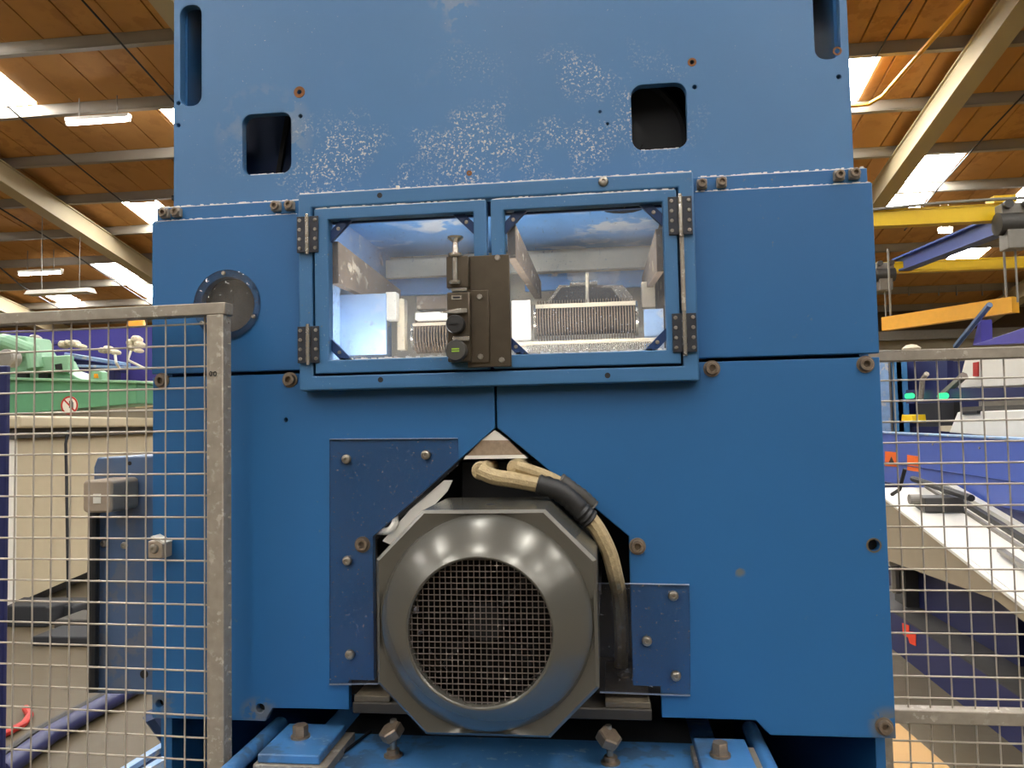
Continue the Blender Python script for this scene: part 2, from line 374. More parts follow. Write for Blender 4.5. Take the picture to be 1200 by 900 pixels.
# rooflights over and behind the camera carry on the same pattern
for i, c in enumerate((-17.9, -12.4, -6.9, -1.5, 3.85, 8.8, 14.2)):
    SKY.append((c, (0, 3, 6) if i % 2 == 0 else (1, 4, 7)))
BW = 0.62
visible = lambda p: (-60 < p[0] < 215 and -60 < p[1] < 380) or (985 < p[0] < 1260 and -60 < p[1] < 345)
rest = MB()
def panel(X0, X1, Ya, Yb, drop=0.0, th=0.05):
    g = 0.012
    return MB().extr([(X0 + g, Ya + g, roof_z(Ya) - drop), (X1 - g, Ya + g, roof_z(Ya) - drop), (X1 - g, Yb - g, roof_z(Yb) - drop), (X0 + g, Yb - g, roof_z(Yb) - drop)], (0, 0, th))
bay_edges = list(zip(range(len(PUR) - 1), PUR[:-1], PUR[1:]))
n_board = 0
for bay, Ya, Yb in bay_edges:
    sk = [c for c, bays in SKY if bay in bays]
    for c in sk:
        sp = panel(c - 0.38, c + 0.38, Ya + 0.1, Yb - 0.06, 0.012)
        link('skylight_panel', sp.mesh('skylight_panel', 0), 'skylight', ceiling)
    x = -34.0
    while x < 30:
        x1 = x + BW
        cx_ = (x + x1) / 2
        p0, p1 = pix((cx_, Ya, roof_z(Ya))), pix((cx_, Yb, roof_z(Yb)))
        vis = any(visible(p) for p in (p0, p1, ((p0[0] + p1[0]) / 2, (p0[1] + p1[1]) / 2)))
        d = random.uniform(0, 0.012)
        pn = panel(x, x1, Ya, Yb, d)
        if vis and n_board < 290:
            link('board', pn.mesh('board', 0), 'board', ceiling); n_board += 1
        else: rest.add(pn.v, pn.f)
        x = x1
prev = RIDGE
for k, yb in enumerate(PURB):
    for c in [c for c, bays in SKY if k in bays and bays[0] < 2]:
        link('skylight_panel', panel(c - 0.38, c + 0.38, prev - 0.08, yb + 0.08, 0.012).mesh('skylight_panel', 0), 'skylight', ceiling)
    pn = MB().extr([(-34, prev, roof_z(prev)), (30, prev, roof_z(prev)), (30, yb, roof_z(yb)), (-34, yb, roof_z(yb))], (0, 0, 0.05)); rest.add(pn.v, pn.f)
    prev = yb
tag(B(rest, 'roof_boarding', 'board', ceiling, smooth=0), kind='stuff')
for Y in PUR + PURB:
    z = roof_z(Y)
    m = MB().box(-34, 30, Y - 0.035, Y + 0.035, z - 0.17, z - 0.002)
    m.box(-34, 30, Y - 0.035, Y + 0.07, z - 0.185, z - 0.16)
    B(m, 'purlin', 'purlin', ceiling, smooth=0)
for X in (-28.2, -22.4, -16.6, -11.05, -5.4, -0.05, 5.4, 10.9, 16.5, 22.3):
    m = MB()
    for ya, yb in ((RIDGE, YW), (RIDGE, PURB[-1])):
        for w, d0, d1 in ((0.15, 0.18, 0.205), (0.115, 0.2, 0.56), (0.15, 0.555, 0.58)):
            m.extr([(X - w, ya, roof_z(ya) - d1), (X + w, ya, roof_z(ya) - d1), (X + w, yb, roof_z(yb) - d1), (X - w, yb, roof_z(yb) - d1)], (0, 0, d1 - d0))
    B(m, 'rafter', 'rafter', ceiling, smooth=0)

# cables and conduits strung down the roof slope
def slope_cable(pts, r, mat, label, cat, name, group=None):
    return tag(B(MB().tube(pts, r, 6), name, mat), label, cat, group)
def roof_pt(px, py, off):
    d = ray(px, py); t = (7.64 - off) / (d.z + 0.194 * d.y); return CAM + d * t
slope_cable([roof_pt(60, -40, .25), roof_pt(125, 32, .26), roof_pt(197, 112, .25), roof_pt(215, 132, .25)], .014, 'black', 'thin black cable under the roof boards passing the end of a rooflight', 'cable', 'roof_cable')
slope_cable([roof_pt(-20, 98, .25), roof_pt(0, 117, .26), roof_pt(60, 169, .28), roof_pt(125, 222, .25), roof_pt(185, 268, .26)], .014, 'black', 'thin black cable crossing the cream rafter and the rooflight above the mesh fence', 'cable', 'roof_cable')
slope_cable([roof_pt(-10, 238, .3), roof_pt(60, 281, .32), roof_pt(120, 320, .3), roof_pt(185, 362, .3)], .018, 'rubber', 'dark sagging cable ending behind the galvanised fence top rail', 'cable', 'roof_cable')
slope_cable([roof_pt(-10, 305, .3), roof_pt(25, 335, .32), roof_pt(70, 362, .3)], .018, 'rubber', 'short dark cable beside the unlit hanging lamp', 'cable', 'roof_cable')
slope_cable([roof_pt(1075, -10, .2), roof_pt(1040, 43, .2), roof_pt(1002, 110, .2)], .012, 'black', 'thin black cable crossing the rooflight beside the blue machine', 'cable', 'roof_cable')
slope_cable([roof_pt(1215, 95, .3), roof_pt(1160, 153, .3), roof_pt(1100, 220, .3), roof_pt(1060, 270, .3)], .014, 'black', 'thin black cable running past the rooflight between rafter and crane', 'cable', 'roof_cable')
slope_cable([roof_pt(1145, -12, .45), roof_pt(1080, 60, .45), roof_pt(1035, 112, .46), roof_pt(1018, 122, .47), roof_pt(1000, 124, .48), roof_pt(985, 124, .48)], .035, 'orange_yellow', 'thick tan cable bundle curving under the orange roof boards', 'cable', 'roof_cable')

# lamps
def batten(p0, p1, lit, label, cords=True, group=None):
    p0, p1 = Vector(p0), Vector(p1)
    c = (p0 + p1) / 2; L = (p1 - p0).length
    e = tag(empty('batten_lamp', c), label, 'lamp', group)
    x0, x1 = c.x - L / 2, c.x + L / 2
    if lit:
        B(MB().box(x0, x1, c.y - .05, c.y + .05, c.z + .035, c.z + .09), 'housing', 'white', e)
        B(MB().tube([(x0 + .03, c.y, c.z), (x1 - .03, c.y, c.z)], .032, 10), 'tube', 'tube', e)
        for x in (x0 + .015, x1 - .015): B(MB().box(x - .015, x + .015, c.y - .03, c.y + .03, c.z - .03, c.z + .036), 'end_cap', 'white', e)
    else:
        m = MB().yz([(c.y - .16, c.z - .02), (c.y + .16, c.z - .02), (c.y + .07, c.z + .08), (c.y - .07, c.z + .08)], x0, x1)
        B(m, 'reflector', 'white', e)
        B(MB().tube([(x0 + .05, c.y, c.z - .03), (x1 - .05, c.y, c.z - .03)], .015, 8), 'tube', 'white', e)
    if cords:
        for x in (x0 + L * .2, x1 - L * .2):
            B(MB().tube([(x, c.y, c.z + .08), (x, c.y, roof_z(c.y) - .1)], .01, 5), 'suspension_cord', 'midgrey', e)
    return e
def lampY(px, py, Y): return atY(px, py, Y)
batten(lampY(78, 144, 10.2), lampY(152, 141, 10.2), True, 'lit fluorescent batten lamp hung between two purlins, its tube glowing white')
batten(lampY(22, 322, 15.6), lampY(73, 319, 15.6), True, 'lit fluorescent lamp hanging on two cords over the unlit lamp')
batten(lampY(34, 345, 14.0), lampY(108, 342, 14.0), False, 'unlit hanging lamp with a wide white reflector above the fence')
batten(lampY(1100, 272, 15.5), lampY(1116, 271, 15.5), True, 'small lit lamp glowing above the blue crane bridge')

# =================================================================== THE BLUE MACHINE
CX = -0.15
mach = tag(empty('industrial_machine', (CX, 0.4, 0)), 'tall blue-painted industrial machine with twin windowed doors and bolted front panels', 'machine')

# ---- shared fasteners (facing -Y, origin on the surface)
def fastener(prof, n=16): return MB().lathe(prof, (0, 0, 0), 'Y', n).mesh('fastener', 30)
CAPB = MB().lathe([(.005, .010), (.0088, .010), (.0088, -.0055), (.008, -.0072), (.005, -.0072), (.0043, -.0062), (.0043, -.0005), (.0001, -.0005)], (0, 0, 0), 'Y', 12).mesh('cap_bolt', 30)
WASH = MB().lathe([(.0112, .0), (.0112, -.0016), (.0045, -.0016), (.0045, .0)], (0, 0, 0), 'Y', 20).mesh('washer', 30)
PAN = MB().lathe([(.0068, .001), (.0068, -.0015), (.0058, -.0038), (.0035, -.0048), (.0024, -.0048), (.0022, -.003), (.0001, -.003)], (0, 0, 0), 'Y', 12).mesh('screw', 30)
SMALL = MB().lathe([(.0032, .0005), (.0032, -.0008), (.0024, -.0018), (.0001, -.0018)], (0, 0, 0), 'Y', 8).mesh('screw', 30)
for me_, mt in ((CAPB, 'bolt'), (WASH, 'bolt'), (PAN, 'steel'), (SMALL, 'steel')): me_.materials.append(MT[mt])
def bolt(px, py, Y, parent, washer=False, rz=0):
    p = atY(px, py, Y)
    b = link('cap_bolt', CAPB, None, parent, p)
    if washer: link('washer', WASH, None, parent, p)
    return b
def screw(px, py, Y, parent, me_=None):
    return link('screw', me_ or PAN, None, parent, atY(px, py, Y))

# ---- lower panels with the chevron cut-out round the motor
ZT, ZB = 1.5745, 1.0865
def low(sgn):
    s = lambda dx: CX + sgn * dx
    e = .5055 if sgn < 0 else .507
    p = [(s(.0015), ZT), (s(e), ZT), (s(e), ZB), (s(.335 if sgn < 0 else .352), ZB), (s(.332 if sgn < 0 else .345), 1.093), (s(.325 if sgn < 0 else .334), 1.105),
         (s(.2135), 1.1055), (s(.2135), 1.146), (s(.177), 1.146), (s(.177), 1.343), (s(.0015), 1.492)]
    return MB().xz(p, 0.0, 0.012)
lpl = B(low(-1), 'lower_panel', 'blue', mach)
lpr = B(low(1), 'lower_panel', 'blue', mach)
h = MB()
for px, py, r in ((305, 830, .0065), (335, 492, .003), (187, 825, .006)):
    p = atY(px, py, 0); h.lathe([(r, -.02), (r, .03)], (p.x, 0, p.z), 'Y', 12)
cut(lpl, h)
h = MB()
for px, py, r in ((1024, 639, .0075),):
    p = atY(px, py, 0); h.lathe([(r, -.02), (r, .03)], (p.x, 0, p.z), 'Y', 16)
cut(lpr, h)
for o in (lpl, lpr):
    b = o.modifiers.new('bevel', 'BEVEL'); b.width = .0012; b.segments = 2; b.limit_method = 'ANGLE'; b.angle_limit = math.radians(40)
for px, py, par in ((425, 638, lpl), (190, 446, lpl)): bolt(px, py, 0, par, True)
for px, py, par in ((747, 640, lpr), (1014, 427, lpr), (1036, 851, lpr)): bolt(px, py, 0, par, True)
bolt(834, 432, 0, lpr, True); bolt(340, 445, 0, lpl, True)
for px, py in ((305, 830), (187, 825), (335, 492)):
    p = atY(px, py, 0); B(MB().lathe([(.009, .012), (.009, .022), (.0001, .022)], (p.x, 0, p.z), 'Y', 14), 'dark_cup', 'pit', lpl)  # black cups added behind the holes so they read dark

# ---- middle panels
mpl = MB().xz(rect(CX - .507, -.425, 1.5795, 1.8055), -.001, .012)
mpl = B(mpl, 'middle_panel', 'blue', mach)
pc = atY(267, 357, 0)
cut(mpl, MB().lathe([(.040, -.02), (.040, .03)], (pc.x, 0, pc.z), 'Y', 40))
mpr = B(MB().xz(rect(.12, CX + .507, 1.5795, 1.8055), -.001, .012), 'middle_panel', 'blue', mach)
for o in (mpl, mpr):
    b = o.modifiers.new('bevel', 'BEVEL'); b.width = .0015; b.segments = 2; b.limit_method = 'ANGLE'; b.angle_limit = math.radians(40)
# round inspection port: clear disc over the hole with a dark duct behind
port = B(MB().lathe([(.0505, -.001), (.0505, -.004), (.049, -.005), (.0001, -.005)], (pc.x, 0, pc.z), 'Y', 48), 'port_cover', 'port', mach)
B(MB().lathe([(.041, .012), (.041, .14), (.0395, .14), (.0395, .012)], (pc.x, 0, pc.z), 'Y', 32, closed=True), 'port_duct', 'dark_in', port)
B(MB().lathe([(.0395, .022), (.0395, .024), (.0001, .024)], (pc.x, 0, pc.z), 'Y', 32), 'port_back', 'portgrey', port)
for a in (95, 215, 335):
    link('screw', SMALL, None, port, (pc.x + .0455 * math.cos(math.radians(a)), -.005, pc.z + .0455 * math.sin(math.radians(a))))

# ---- strip and upper plate
B(MB().xz(rect(CX - .503, CX + .503, 1.79, 1.8265), .004, .016), 'ledge_strip', 'blue', mach, bevel=.001)
up = B(MB().xz(rect(CX - .481, CX + .489, 1.80, 2.62), .012, .026), 'upper_plate', 'blue_dusty', mach)
UY = .012
h = MB()
def hole_px(px0, px1, py0, py1, r, sym=None):
    a, b = atY(px0, (py0 + py1) / 2, UY), atY(px1, (py0 + py1) / 2, UY)
    c, d = atY((px0 + px1) / 2, py1, UY), atY((px0 + px1) / 2, py0, UY)
    h.xz(rrect(a.x, b.x, c.z, d.z, r), -.01, .05); return a.x, b.x, c.z, d.z
sl = hole_px(211, 236, 6, 124, .0145)
w_ = sl[1] - sl[0]
ctr = CX + .004
h.xz(rrect(2 * ctr - sl[1], 2 * ctr - sl[0], sl[2], sl[3], .0145), -.01, .05)
hl = hole_px(284, 341, 133, 204, .014)
hr = hole_px(740, 805, 98, 175, .016)
for px, py, r in ((352, 136, .003), (814, 102, .003), (209, 147, .003), (983, 90, .003), (209, 121, .003), (981, 60, .0035), (811, 73, .003), (703, 131, .002), (712, 145, .002), (351, 108, .0035)):
    p = atY(px, py, UY); h.lathe([(r, -.01), (r, .05)], (p.x, 0, p.z), 'Y', 10)
cut(up, h)
b = up.modifiers.new('bevel', 'BEVEL'); b.width = .001; b.segments = 2; b.limit_method = 'ANGLE'; b.angle_limit = math.radians(40)
def ringpart(px, py, Y, r0, r1, name, mat, par):
    p = atY(px, py, Y)
    return B(MB().lathe([(r1, .0), (r1, -.0008), (r0, -.0008), (r0, .0)], (p.x, Y, p.z), 'Y', 18, closed=True), name, mat, par)
ringpart(351, 108, UY, .0035, .0085, 'rust_ring', 'rust', up)
ringpart(811, 73, UY, .003, .006, 'rust_ring', 'rust', up)
ringpart(981, 60, UY, .0035, .006, 'rust_ring', 'rust', up)
ringpart(1024, 639, 0, .0075, .0095, 'hole_rim', 'grimy', lpr)
p = atY(1024, 639, 0); B(MB().lathe([(.010, .012), (.010, .022), (.0001, .022)], (p.x, 0, p.z), 'Y', 14), 'dark_cup', 'pit', lpr)  # black cup added to darken this hole
ringpart(550, 203, UY, .001, .004, 'rust_ring', 'rust', up)
# blocks and bolts on the strip
for px, py in ((195, 251), (209, 250), (325, 243), (341, 242), (822, 217), (845, 215), (982, 207), (1000, 205)):
    p = atY(px, py, .004)
    blk = B(MB().box(p.x - .0065, p.x + .0065, -.004, .006, p.z - .0065, p.z + .0065), 'clamp_block', 'galv', mach, bevel=.001)
    link('cap_bolt', CAPB, None, blk, (p.x, -.004, p.z)).scale = (.72, .6, .72)

# ---- machine body behind the plates
def plate(name, mat, *a, bevel=0): return B(MB().box(*a), name, mat, mach, bevel=bevel, smooth=0)
plate('side_plate', 'blue', CX - .505, CX - .493, .03, 1.25, 0.0, 1.80)
plate('side_plate', 'blue', CX + .491, CX + .503, .03, 1.25, 0.0, 1.80)
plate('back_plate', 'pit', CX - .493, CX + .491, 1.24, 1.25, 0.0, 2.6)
plate('upper_side_plate', 'blue', CX - .479, CX - .467, .026, 1.24, 1.84, 2.62)
plate('upper_side_plate', 'blue', CX + .475, CX + .487, .026, 1.24, 1.84, 2.62)
plate('top_plate', 'blue', CX - .479, CX + .487, .012, 1.25, 2.62, 2.632)
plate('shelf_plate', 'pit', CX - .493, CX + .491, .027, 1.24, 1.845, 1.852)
plate('divider_plate', 'dark_in', CX - .493, -.44, .3, .31, 1.56, 1.84)
plate('deck_plate', 'dark_in', CX - .493, CX + .491, .014, 1.24, 1.542, 1.552)
# inside the upper holes: slanted dark plates and a belt pulley
xL = (hl[0] + hl[1]) / 2; zL = (hl[2] + hl[3]) / 2
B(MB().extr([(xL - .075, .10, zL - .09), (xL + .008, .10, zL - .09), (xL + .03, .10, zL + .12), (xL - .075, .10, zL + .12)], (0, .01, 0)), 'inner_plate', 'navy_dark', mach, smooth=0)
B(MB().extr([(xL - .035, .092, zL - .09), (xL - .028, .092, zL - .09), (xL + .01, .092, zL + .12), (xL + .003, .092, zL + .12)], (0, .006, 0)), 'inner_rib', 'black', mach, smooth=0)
B(MB().tube([(xL + .012, .13, zL - .09), (xL + .02, .13, zL + .0)], .006, 8), 'drive_belt', 'rust', mach)
xR = (hr[0] + hr[1]) / 2; zR = (hr[2] + hr[3]) / 2
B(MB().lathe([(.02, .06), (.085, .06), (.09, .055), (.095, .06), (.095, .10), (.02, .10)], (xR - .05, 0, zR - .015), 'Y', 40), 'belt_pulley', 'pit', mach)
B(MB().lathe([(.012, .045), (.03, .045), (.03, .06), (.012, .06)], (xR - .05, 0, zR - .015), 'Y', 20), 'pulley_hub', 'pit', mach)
# interior behind the lower panels
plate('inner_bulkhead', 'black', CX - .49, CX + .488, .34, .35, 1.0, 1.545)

# ---- inspection doors
FY = -.024
a = atY(350, 341, FY); b_ = atY(816, 325, FY); c_ = atY(585, 452, FY); d_ = atY(585, 214, FY)
FX0, FX1, FZ0, FZ1 = a.x, b_.x, c_.z, d_.z
fw_ = .020
frm = B(MB().ring(rect(FX0, FX1, FZ0, FZ1), rect(FX0 + fw_, FX1 - fw_, FZ0 + fw_, FZ1 - fw_), FY, .0), 'door_surround', 'blue_frame', mach, bevel=.002)
B(MB().ring(rect(FX0 + .012, FX1 - .012, FZ0 + .012, FZ1 - .012), rect(FX0 + .04, FX1 - .04, FZ0 + .04, FZ1 - .04), -.004, .0), 'door_stop', 'navy_dark', frm)
for px, py in ((445, 229), (446, 445), (712, 440)):
    p = atY(px, py, FY); B(MB().lathe([(.0038, .001), (.0038, -.0006), (.0001, -.0006)], (p.x, FY, p.z), 'Y', 12), 'plug', 'black', frm)
link('screw', PAN, None, frm, atY(707, 213, FY))
p = atY(466, 218, FY); B(MB().box(p.x - .002, p.x + .002, FY - .001, FY + .004, FZ1 - .001, FZ1 + .004), 'tab', 'white', frm)
DY = FY - .002
def door(x0, x1, z0, z1, wl, wr, wt, wb_, hinge_left):
    ix0, ix1, iz0, iz1 = x0 + wl, x1 - wr, z0 + wb_, z1 - wt
    d = B(MB().ring(rect(x0, x1, z0, z1), rect(ix0, ix1, iz0, iz1), DY, DY + .018), 'inspection_door', 'blue_frame', mach, bevel=.0015)
    B(MB().box(ix0 - .006, ix1 + .006, DY + .0185, DY + .0225, iz0 - .006, iz1 + .006), 'pane', 'pane', d, smooth=0)
    g = .030
    for sx, sz in ((0, 0), (1, 0), (0, 1), (1, 1)):
        X = ix0 if sx == 0 else ix1; Z = iz0 if sz == 0 else iz1
        dx = g if sx == 0 else -g; dz = g if sz == 0 else -g
        k = .45
        gus = B(MB().xz([(X, Z + dz), (X, Z + dz * k), (X + dx * k, Z), (X + dx, Z)], DY + .010, DY + .017), 'corner_gusset', 'gusset', d)
        link('screw', SMALL, None, d, (X + dx * .38, DY + .010, Z + dz * .38)).scale = (.9, .9, .9)
    return d
cz0, cz1 = FZ0 + fw_ + .003, FZ1 - fw_ - .003
xs = atY(574, 335, DY).x
xl0 = FX0 + fw_ + .004; xr1 = FX1 - fw_ - .003
pl0, pl1 = atY(385, 335, DY).x, atY(556, 335, DY).x
pr0, pr1 = atY(592, 325, DY).x, atY(779, 325, DY).x
pzt, pzb = atY(685, 241, DY).z, atY(685, 413, DY).z
dl = door(xl0, xs - .003, cz0, cz1, pl0 - xl0, xs - .003 - pl1, cz1 - pzt, pzb - cz0, True)
dr = door(xs + .003, xr1, cz0, cz1, pr0 - xs - .003, xr1 - pr1, cz1 - pzt, pzb - cz0, False)
# hinges
def hinge(px, py, pxk):
    c = atY(px, py, DY); k = atY(pxk, py, DY); H = .0255; W = .0125
    hg = B(MB().tube([(k.x, DY - .004, c.z - H - .003), (k.x, DY - .004, c.z + H + .003)], .0026, 12), 'hinge', 'chrome', mach)
    for j in range(5):
        z0 = c.z - H + j * 2 * H / 5
        B(MB().lathe([(.0031, 0.0006), (.0031, 2 * H / 5 - .0012)], (k.x, DY - .004, z0), 'Z', 12), 'knuckle', 'chrome', hg)
    for s in (-1, 1):
        x0, x1 = (k.x - W - .003, k.x - .003) if s < 0 else (k.x + .003, k.x + W + .003)
        B(MB().box(x0, x1, DY - .0028, DY, c.z - H, c.z + H), 'leaf', 'hinge_leaf', hg, bevel=.0005)
        for j in range(4):
            link('screw', SMALL, None, hg, ((x0 + x1) / 2 + s * .002, DY - .0028, c.z - H * .78 + j * H * .52)).scale = (.85, 1, .85)
for px, py, pk in ((361, 275, 361), (362, 404, 362), (798, 253, 797), (802, 390, 802)): hinge(px, py, pk)
k1, k2 = atY(362, 340, DY), atY(800, 320, DY)
B(MB().tube([(k2.x, DY - .001, cz0 + .01), (k2.x, DY - .001, cz1 - .01)], .003, 8), 'hinge_rod', 'galv', mach)

# ---- interlock latch across the doors
LY = DY - .006
q = lambda px, py, Y: atY(px, py, Y)
def bxp(px0, px1, py0, py1, y0, y1, mb=None):
    """box whose front face (at y0) spans the given pixels"""
    a, b = q(px0, (py0 + py1) / 2, y0), q(px1, (py0 + py1) / 2, y0)
    c, d = q((px0 + px1) / 2, py1, y0), q((px0 + px1) / 2, py0, y0)
    return (mb or MB()).box(a.x, b.x, y0, y1, c.z, d.z)
lat = B(bxp(547, 598, 299, 430, LY, DY), 'latch_plate', 'brown_stainless', mach, bevel=.001)
B(bxp(550, 573, 340, 425, LY - .004, LY), 'lock_cover', 'brown_stainless', lat, bevel=.001)
for px, py, Y in ((583, 302, LY), (588, 422, LY), (562, 348, LY - .004), (563, 418, LY - .004)): link('screw', SMALL, None, lat, q(px, py, Y)).scale = (1.3, 1.3, 1.3)
B(bxp(523, 549, 300, 337, LY - .012, DY), 'lock_body', 'brown_stainless', lat, bevel=.001)
B(bxp(524, 551, 342, 424, LY - .014, DY), 'lock_body', 'brown_stainless', lat, bevel=.002)
B(bxp(529, 541, 346, 351, LY - .0148, LY - .013), 'slot_plate', 'chrome', lat)
B(bxp(531, 539, 347.5, 349.5, LY - .0153, LY - .0147), 'slot', 'black', lat)
B(bxp(529, 547, 337.5, 341, LY - .013, LY + .001), 'bolt_gap', 'chrome', lat)
p = q(534, 300, LY - .008)
B(MB().lathe([(.009, -.002), (.0105, .0), (.0105, .003), (.005, .004), (.004, .018), (.006, .020), (.0105, .0235), (.011, .026), (.006, .027)], (p.x, p.y, p.z), 'Z', 20), 'plunger_knob', 'chrome', lat)
B(MB().lathe([(.004, .0), (.004, .03)], (p.x, LY - .0135, p.z - .034), 'Z', 12), 'plunger_pin', 'chrome', lat)
B(MB().lathe([(.007, .0), (.0085, .002), (.0085, .005), (.005, .006)], (p.x, LY - .014, p.z - .040), 'Z', 16), 'plunger_collar', 'chrome', lat)
pk = q(544, 364, LY - .02)
B(MB().xz([(pk.x - .034, pk.z - .001), (pk.x - .012, pk.z - .004), (pk.x + .004, pk.z - .003), (pk.x + .004, pk.z + .003), (pk.x - .01, pk.z + .003)], LY - .022, LY - .014), 'key_tab', 'chrome', lat, bevel=.0008)
for i, (px, py, mt, r) in enumerate(((534, 380, 'rubber', .0125), (535, 411, 'darkgrey', .0145))):
    p = q(px, py, LY - .02)
    kn = B(MB().lathe([(.008, .008), (r * .8, .006), (r, .002), (r, -.006), (r * .9, -.009), (.0001, -.0095)], (p.x, LY - .018, p.z), 'Y', 12 if i else 24), 'key_knob', mt, lat)
    if i == 0: B(MB().box(p.x - .007, p.x + .005, LY - .0285, LY - .027, p.z - .001, p.z + .001), 'key_mark', 'black', lat)
    else:
        for dz in (-.002, .001): B(MB().box(p.x - .005, p.x + .005, LY - .0283, LY - .027, p.z + dz, p.z + dz + .0016), 'key_mark', 'lime', lat)
B(bxp(530, 550, 394, 400, LY - .018, DY), 'lock_rim', 'chrome', lat, bevel=.001)

# ---- chamber behind the doors
def cham(mb, name, mat, bevel=0, smooth=35): return B(mb, name, mat, mach, bevel=bevel, smooth=smooth)
IX0, IX1, IZ0, IZ1 = FX0 + .03, FX1 - .03, 1.575, 1.812
BY = .34
cham(MB().box(IX0, IX1, .0, BY, IZ1, IZ1 + .006), 'chamber_top', 'chamberblue', smooth=0)
cham(MB().box(IX0, IX1, .0, BY + .1, IZ0 - .006, IZ0), 'chamber_floor', 'cream', smooth=0)
cham(MB().box(IX0, IX1, BY, BY + .008, IZ0, IZ1), 'chamber_back', 'cream', smooth=0)
cham(MB().box(IX0 - .006, IX0, .0, BY, IZ0, IZ1), 'chamber_side', 'paleblue', smooth=0)
cham(MB().box(IX1, IX1 + .006, .0, BY, IZ0, IZ1), 'chamber_side', 'brownbeam', smooth=0)
def span(px0, px1, py0, py1, Y, y1, name, mat, bevel=0):
    return cham(bxp(px0, px1, py0, py1, Y, y1), name, mat, bevel)
# long pale-blue back plate with a dusty upper ledge
span(615, 760, 319, 338, .30, .312, 'rear_plate', 'chamberblue')
span(455, 535, 322, 345, .30, .312, 'rear_plate', 'chamberblue')
span(452, 765, 298, 319, .27, .285, 'dust_ledge', 'cream')
# brown slanting side rails running back into the chamber
def rail(pa, Ya, pb, Yb, h0, h1, w, name, mat):
    A, Bq = atY(*pa, Ya), atY(*pb, Yb)
    m = MB().add([(A.x, A.y, A.z), (A.x + w, A.y, A.z), (A.x + w, A.y, A.z - h0), (A.x, A.y, A.z - h0), (Bq.x, Bq.y, Bq.z), (Bq.x + w, Bq.y, Bq.z), (Bq.x + w, Bq.y, Bq.z - h1), (Bq.x, Bq.y, Bq.z - h1)],
                 [(0, 1, 2, 3), (4, 7, 6, 5), (0, 4, 5, 1), (1, 5, 6, 2), (2, 6, 7, 3), (3, 7, 4, 0)])
    return cham(m, name, mat, .001)
rail((387, 283), .012, (462, 340), .25, .062, .04, .012, 'side_rail', 'brownbeam')
rail((594, 262), .012, (626, 330), .25, .05, .03, .012, 'side_rail', 'brownbeam')
rail((768, 268), .012, (752, 325), .25, .06, .03, .01, 'side_rail', 'brownbeam')
span(388, 452, 345, 416, .06, .066, 'side_sheet', 'paleblue')
span(452, 464, 342, 375, .10, .12, 'upright', 'white', .001)
span(465, 474, 350, 410, .12, .14, 'upright', 'cream', .001)
span(600, 622, 352, 412, .10, .104, 'side_sheet', 'white')
span(752, 768, 330, 360, .16, .18, 'upright', 'cream', .001)
span(755, 778, 362, 412, .10, .104, 'side_sheet', 'paleblue')
# pinned rollers
def roller(px0, px1, py0, py1, Y, n):
    A, Bq = atY(px0, (py0 + py1) / 2, Y), atY(px1, (py0 + py1) / 2, Y)
    r = abs(atY((px0 + px1) / 2, py0, Y).z - A.z); zc = (A.z + Bq.z) / 2; yc = Y + r
    ro = cham(MB().lathe([(r * .9, A.x), (r * .9, Bq.x)], (0, yc, zc), 'X', 28), 'pin_roller', 'pit')
    m = MB(); L = Bq.x - A.x
    for i in range(n):
        x = A.x + (i + .5) * L / n
        for a in range(70, 310, 24):
            a_ = math.radians(a); c, s_ = math.cos(a_), math.sin(a_)
            m.box(x - .00055, x + .00055, yc + c * r * 1.0 - .004, yc + c * r * 1.0 + .004, zc + s_ * r * 1.0 - .0075, zc + s_ * r * 1.0 + .0075)
    tag(B(m, 'pins', 'speckled', ro, smooth=0), kind='stuff')
    for x in (A.x - .004, Bq.x):
        B(MB().lathe([(r * 1.12, x), (r * 1.12, x + .004)], (0, yc, zc), 'X', 28), 'flange', 'chrome', ro)
    B(MB().box(A.x, Bq.x, yc - r * 1.12, yc - r * .9, zc + r * .72, zc + r * .95), 'top_bar', 'cream', ro)
    return ro
roller(628, 745, 352, 394, .13, 36)
roller(484, 545, 376, 408, .13, 18)
# dark hood plates with pale struts above the roller
def quad(pts, Y, th, name, mat): return cham(MB().xz([(atY(x, y, Y).x, atY(x, y, Y).z) for x, y in pts], Y, Y + th), name, mat, smooth=0)
quad([(640, 356), (655, 334), (730, 334), (746, 354)], .175, .004, 'hood', 'chrome')
quad([(646, 353), (658, 337), (686, 337), (684, 353)], .168, .004, 'hood_window', 'black')
quad([(690, 353), (690, 337), (716, 337), (728, 353)], .168, .004, 'hood_window', 'black')
cham(MB().tube([atY(668, 333, .165), atY(700, 331, .165)], .004, 8), 'linkage', 'chrome')
cham(MB().tube([atY(688, 320, .16), atY(688, 356, .16)], .003, 8), 'linkage', 'cream')
span(488, 545, 346, 362, .17, .2, 'comb_block', 'brownbeam', .001)
span(486, 545, 365, 374, .10, .12, 'bright_bar', 'white', .002)
span(600, 772, 398, 404, .09, .11, 'tray_bar', 'cream', .001)
m = MB(); A, Bq = atY(618, 408, .085), atY(762, 406, .085)
for i in range(56):
    x = A.x + (Bq.x - A.x) * i / 55; m.box(x - .0008, x + .0008, .085, .088, A.z - .006, A.z + .004)
tag(B(m, 'tray_comb', 'chrome', mach, smooth=0), kind='stuff')

